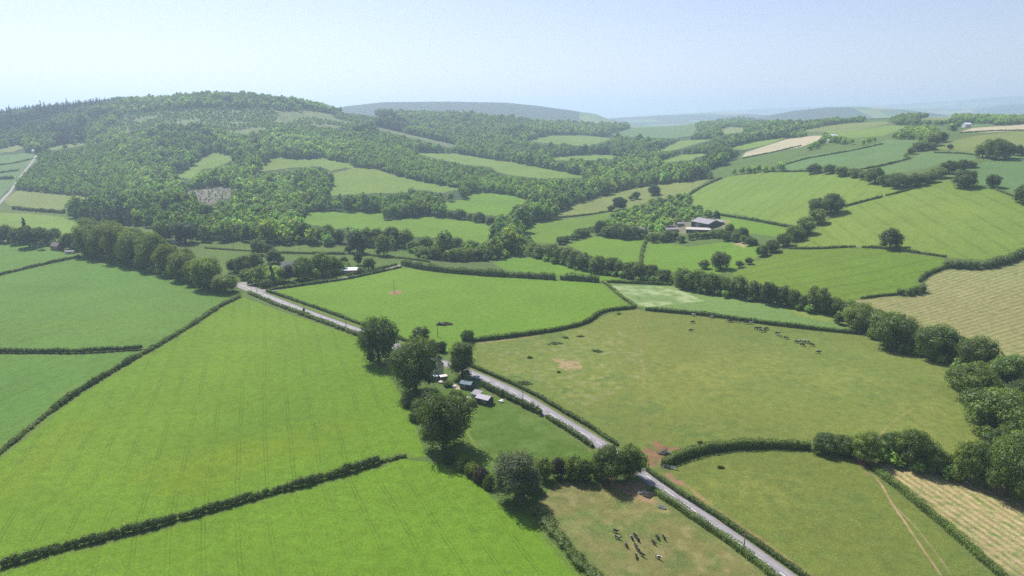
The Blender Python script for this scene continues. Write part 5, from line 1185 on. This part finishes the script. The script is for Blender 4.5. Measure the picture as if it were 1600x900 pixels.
# poles
def pole(u, v, h, lab, arm=True, r=.16):
    P = at(u, v); e = empty('telegraph_pole', P, random.uniform(-.3, .3)); MB().tube([(0, 0, -.5), (0, 0, h)], [r, r * .7], 8).build('post', M_WOODP, e, True)
    if arm:
        c = MB().box(-.8, .8, -.06, .06, h - .55, h - .42).build('crossarm', M_WOODP, e)
        for x in (-.65, 0, .65): MB().tube([(x, 0, h - .42), (x, 0, h - .22)], .045, 6).build('insulator', M_PALE, c)
    tag(e, lab, 'pole', 'telegraph poles')
for a in [(616,458,8.5,'telegraph pole in a ring of bare soil in the bright central field'),(541,514,7.5,'telegraph pole on the near side of the road below the junction'),(623,545,4.5,'short pole beside the road next to the broad dark oak'),
          (684,526,6.5,'pole in the bright field above the dark evergreen bush'),(817,629,5.5,'pole by the road between the sheds and the road bend'),(1162,861,5.2,'pole beside the road near the bottom of the picture'),
          (365,391,8,'pole in the meadow behind the roadside tree belt'),(469,400,7,'pole behind the house in the junction garden'),(1082,294,8,'thin pole on the slope above the farm'),(402,460,4,'short post at the road junction')]:
    pole(*a)
# ivy clad stump beside the road
put_tree(475, 489, 5, 9, 'tall', 'dark', 'small ivy clad stump standing beside the road below the junction', 'stump', name='ivy_stump')
# vehicles by the cottage
def car(u, v, rz, col, lab):
    P = at(u, v); e = empty('parked_car', P, math.radians(rz)); m = simple_mat('car_paint', col, .3, .2, var=.03, spec=.6)
    prof = [(-2.1, .35), (-2.15, .75), (-1.3, .95), (-.75, 1.42), (.9, 1.45), (1.6, .98), (2.1, .85), (2.15, .4)]
    V = [(x, s * (.85 if z < 1.1 else .66), z) for s in (-1, 1) for x, z in prof]; n = len(prof)
    b = MB(); b.V = V; b.Q = [(i, (i + 1) % n, n + (i + 1) % n, n + i) for i in range(n)]
    b.Q += [(0, 7, 6, 1), (1, 6, 5, 2), (2, 5, 4, 3)] + [(n + 1, n + 6, n + 7, n + 0), (n + 2, n + 5, n + 6, n + 1), (n + 3, n + 4, n + 5, n + 2)]
    b.build('body', m, e)
    for s in (-1, 1): MB().add([(-1.1, s * .80, 1.0), (1.35, s * .80, 1.0), (.85, s * .69, 1.38), (-.7, s * .69, 1.38)], [(0, 1, 2, 3) if s < 0 else (3, 2, 1, 0)]).build('side_window', M_GLASS, e)
    MB().add([(1.56, -.6, 1.05), (1.56, .6, 1.05), (1.0, .55, 1.43), (1.0, -.55, 1.43)], [(0, 1, 2, 3)]).build('windscreen', M_GLASS, e)
    MB().add([(-1.27, .6, 1.0), (-1.27, -.6, 1.0), (-.83, -.55, 1.4), (-.83, .55, 1.4)], [(0, 1, 2, 3)]).build('rear_window', M_GLASS, e)
    for x in (-1.35, 1.35):
        for s in (-1, 1):
            wv = MB().tube([(x, s * .70, .33), (x, s * .88, .33)], .33, 14).build('wheel', M_DUNG, e); MB().tube([(x, s * .87, .33), (x, s * .90, .33)], .18, 10).build('rim', M_METAL, wv)
    tag(e, lab, 'car', 'cars parked by the cottage')
car(619, 557, -60, (.25, .03, .035), 'dark red car parked beside the broad dark oak')
car(625, 551, -35, (.05, .10, .22), 'blue car parked between the broad dark oak and the road')
car(613, 548, -25, (.55, .55, .58), 'silver car at the roadside edge of the broad dark oak')
car(729, 584, -32, (.5, .5, .5), 'silver car on the road edge beside the tall roadside tree')
car(745, 592, 150, (.6, .6, .62), 'pale car on the road verge above the pale striped shed')
# garden things
def parasol(u, v, col, lab):
    P = at(u, v); e = empty('garden_canopy', P, .4); m = simple_mat('canopy_cloth', col, .8, var=.05)
    b = MB(); b.add([(-1.6, -1.3, 2.1), (1.6, -1.3, 2.1), (1.6, 1.3, 2.1), (-1.6, 1.3, 2.1), (0, 0, 2.6)], T=[(0, 1, 4), (1, 2, 4), (2, 3, 4), (3, 0, 4)]).box(-1.6, 1.6, -1.3, 1.3, 2.02, 2.09); b.build('canopy', m, e)
    for x in (-1.5, 1.5):
        for y in (-1.2, 1.2): MB().box(x - .04, x + .04, y - .04, y + .04, 0, 2.02).build('leg', M_METAL, e)
    tag(e, lab, 'canopy', 'garden canopies')
parasol(693, 594, (.85, .72, .68), 'pale pink garden canopy beside the patio'); parasol(678, 594, (.6, .68, .8), 'bluish white garden canopy at the edge of the big leafy tree')
def table(u, v, lab, mat):
    P = at(u, v); e = empty('garden_table', P, .7); MB().box(-.9, .9, -.45, .45, .7, .76).build('table_top', mat, e)
    for x in (-.8, .8):
        for y in (-.38, .38): MB().box(x - .04, x + .04, y - .04, y + .04, 0, .70).build('leg', M_WOODP, e)
    for y in (-.8, .8): MB().box(-.9, .9, y - .14, y + .14, .42, .47).box(-.7, -.62, y - .1, y + .1, 0, .42).box(.62, .7, y - .1, y + .1, 0, .42).build('bench', mat, e)
    tag(e, lab, 'table', 'garden tables')
table(709, 605, 'white garden table at the right end of the patio', M_PALE); table(689, 598, 'pale garden table at the left end of the patio', M_PALE); table(783, 628, 'white garden table on the grass right of the striped shed', M_PALE)
heap('tarpaulin', 'crumpled white sheet on the grass left of the striped shed', 'sheet', 731, 621, .9, .4, M_PALE, 9)

# ------------------------------------------------------------------ cattle
def cow_mat():
    m, nt, out = nmat('cow_hide'); oi = N(nt, 'ShaderNodeObjectInfo'); tc = N(nt, 'ShaderNodeTexCoord')
    ad = N(nt, 'ShaderNodeVectorMath', operation='ADD'); L(nt, tc.outputs['Object'], ad.inputs[0])
    sc = N(nt, 'ShaderNodeVectorMath', operation='SCALE'); L(nt, oi.outputs['Location'], sc.inputs[0]); sc.inputs['Scale'].default_value = .37; L(nt, sc.outputs[0], ad.inputs[1])
    n = noise(nt, ad.outputs[0], 1.1, 1, .4); sp = N(nt, 'ShaderNodeSeparateColor'); L(nt, oi.outputs['Color'], sp.inputs[0])
    f = math_n(nt, 'GREATER_THAN', n, sp.outputs[0]); pbsdf(nt, out, mixc(nt, f, (.018, .016, .016), (.62, .58, .52)), .75); return m
M_COW = cow_mat()
def cow_mesh(graze):
    hx = [(1.0, 0, 1.18, .27), (1.3, 0, 1.05, .17), (1.52, 0, .62, .12), (1.66, 0, .28, .14), (1.80, 0, .08, .09)] if graze else [(1.0, 0, 1.22, .27), (1.32, 0, 1.42, .18), (1.52, 0, 1.55, .15), (1.74, 0, 1.42, .12), (1.90, 0, 1.32, .09)]
    v = [(-.05, 0, 1.08, .40), (-.75, 0, 1.15, .35), (-1.0, 0, 1.18, .24), (.6, 0, 1.10, .38)] + hx; e = [(0, 1), (1, 2), (0, 3), (3, 4), (4, 5), (5, 6), (6, 7), (7, 8)]
    for s in (-1, 1):
        k = len(v); v += [(-.85, s * .22, .95, .19), (-.78, s * .23, .66, .11), (-.95, s * .23, .40, .07), (-.90, s * .23, .04, .075)]; e += [(1, k), (k, k + 1), (k + 1, k + 2), (k + 2, k + 3)]
        k = len(v); v += [(.72, s * .20, .85, .16), (.72, s * .21, .52, .085), (.74, s * .21, .28, .06), (.74, s * .21, .04, .07)]; e += [(3, k), (k, k + 1), (k + 1, k + 2), (k + 2, k + 3)]
        k = len(v); hp = v[6]; v += [(hp[0] - .06, s * .24, hp[2] + .08, .05)]; e += [(6, k)]
    k = len(v); v += [(-1.12, 0, 1.1, .05), (-1.16, 0, .7, .035), (-1.15, 0, .45, .055)]; e += [(2, k), (k, k + 1), (k + 1, k + 2)]
    me_ = bpy.data.meshes.new('cow_skeleton'); me_.from_pydata([x[:3] for x in v], e, []); o = bpy.data.objects.new('cow_skeleton', me_); ROOTC.objects.link(o)
    md = o.modifiers.new('skin', 'SKIN'); ss = o.modifiers.new('sub', 'SUBSURF'); ss.levels = 1; ss.render_levels = 1
    for i, x in enumerate(v):
        sv = me_.skin_vertices[0].data[i]; sv.radius = (x[3], x[3] * (1.12 if i < 4 else 1)); sv.use_root = (i == 0)
    dg = bpy.context.evaluated_depsgraph_get(); out = bpy.data.meshes.new_from_object(o.evaluated_get(dg)); bpy.data.objects.remove(o)
    out.name = 'cow_body'; out.materials.clear(); out.materials.append(M_COW); out.polygons.foreach_set('use_smooth', np.ones(len(out.polygons), bool)); return out
COW = [cow_mesh(False), cow_mesh(True)]
def cow(u, v, rz, white, graze, scale, lab, group):
    P = at(u, v); o = link('cow', COW[1 if graze else 0], loc=P, rot=(0, 0, math.radians(rz))); o.scale = (scale,) * 3; o.color = (white + .10, 0, 0, 1)
    tag(o, lab, 'cow', group)
NEARC = [(961,832,-30,.55,0,'black calf at the top left of the young herd'),(965,842,-35,.44,0,'calf with large white patches at the left of the young herd'),(978,854,-70,.6,1,'black calf on the lower left side of the young herd'),
 (987,843,-75,.47,1,'calf with a white face left of the centre pair'),(992,839,-68,.56,0,'upper black calf of the centre pair'),(996,845,-62,.6,1,'lower black calf of the centre pair'),(993,855,-70,.46,0,'white headed calf in the middle of the young herd'),
 (996,861,-60,.58,1,'black calf standing nose to tail below the white headed calf'),(994,871,-95,.5,1,'calf with a white head at the bottom left of the young herd'),(1003,869,-55,.6,0,'large black calf at the bottom middle of the young herd'),
 (1021,850,-65,.6,0,'black calf left of the two upper right calves'),(1027,842,-68,.52,1,'black calf with pale rump, left of the two upper right calves'),(1037,842,-80,.62,0,'black calf farthest right in the young herd'),(1028,873,-45,.5,0,'black calf with white patch at the bottom right of the young herd')]
for u, v, rz, w, g, l in NEARC: cow(u, v, rz, w + .03, g, .70, l, 'young cattle in the bottom pasture')
FARC = [(1083,494,0,.36),(1082,505,15,.6),(1079,518,-40,.6),(1112,497,20,.45),(1137,502.5,0,.38),(1140.5,503.5,-30,.58),(1145.5,502.5,10,.6),(1153,504,-15,.6),(1165,506,-10,.58),(1172,506,0,.40),(1181.5,515,10,.6),(1186.5,515,0,.58),
 (1188,518.5,-25,.44),(1193.5,518,30,.55),(1197,515.5,20,.6),(1214.5,523,-40,.6),(1217.5,526,-45,.42),(1228,530,-40,.55),(1244.5,536,-50,.6),(1251,535.5,0,.5),(1253.5,541,-50,.6),(1256.5,535,10,.36),(1261,536.5,0,.5),(1268,540.5,-50,.6),(1278,552,-45,.58)]
for k, (u, v, rz, w) in enumerate(sorted(FARC)):
    c = 'mostly white' if w < .41 else 'black and white' if w < .53 else 'black'
    cow(u, v, rz, w, k % 3 != 0, 1.0, f'{c} cow in the big pasture, {ORD[k] if k < 24 else "rightmost"} of the herd', 'cows grazing in the big pasture')
cow(1358, 731, -60, .6, 1, 1.0, 'black cow at the gateway under the pale tree', 'cows grazing in the big pasture')

# ------------------------------------------------------------------ haze
hz = MB().box(-26500, 26500, -3000, 26500, float(GZ.min()) - 3, float(GZ.max()) + 60)
m, nt, out = nmat('haze'); pv = N(nt, 'ShaderNodeVolumePrincipled'); pv.inputs['Color'].default_value = (*HAZE_COLOR, 1); pv.inputs['Density'].default_value = HAZE_DENSITY
pv.inputs['Anisotropy'].default_value = .35; L(nt, pv.outputs[0], out.inputs['Volume'])
hzo = hz.build('haze', m); tag(hzo, 'pale blue summer haze over the far hills', kind='stuff')
print('trees', len(ALLTREES), 'ground', GX.shape)
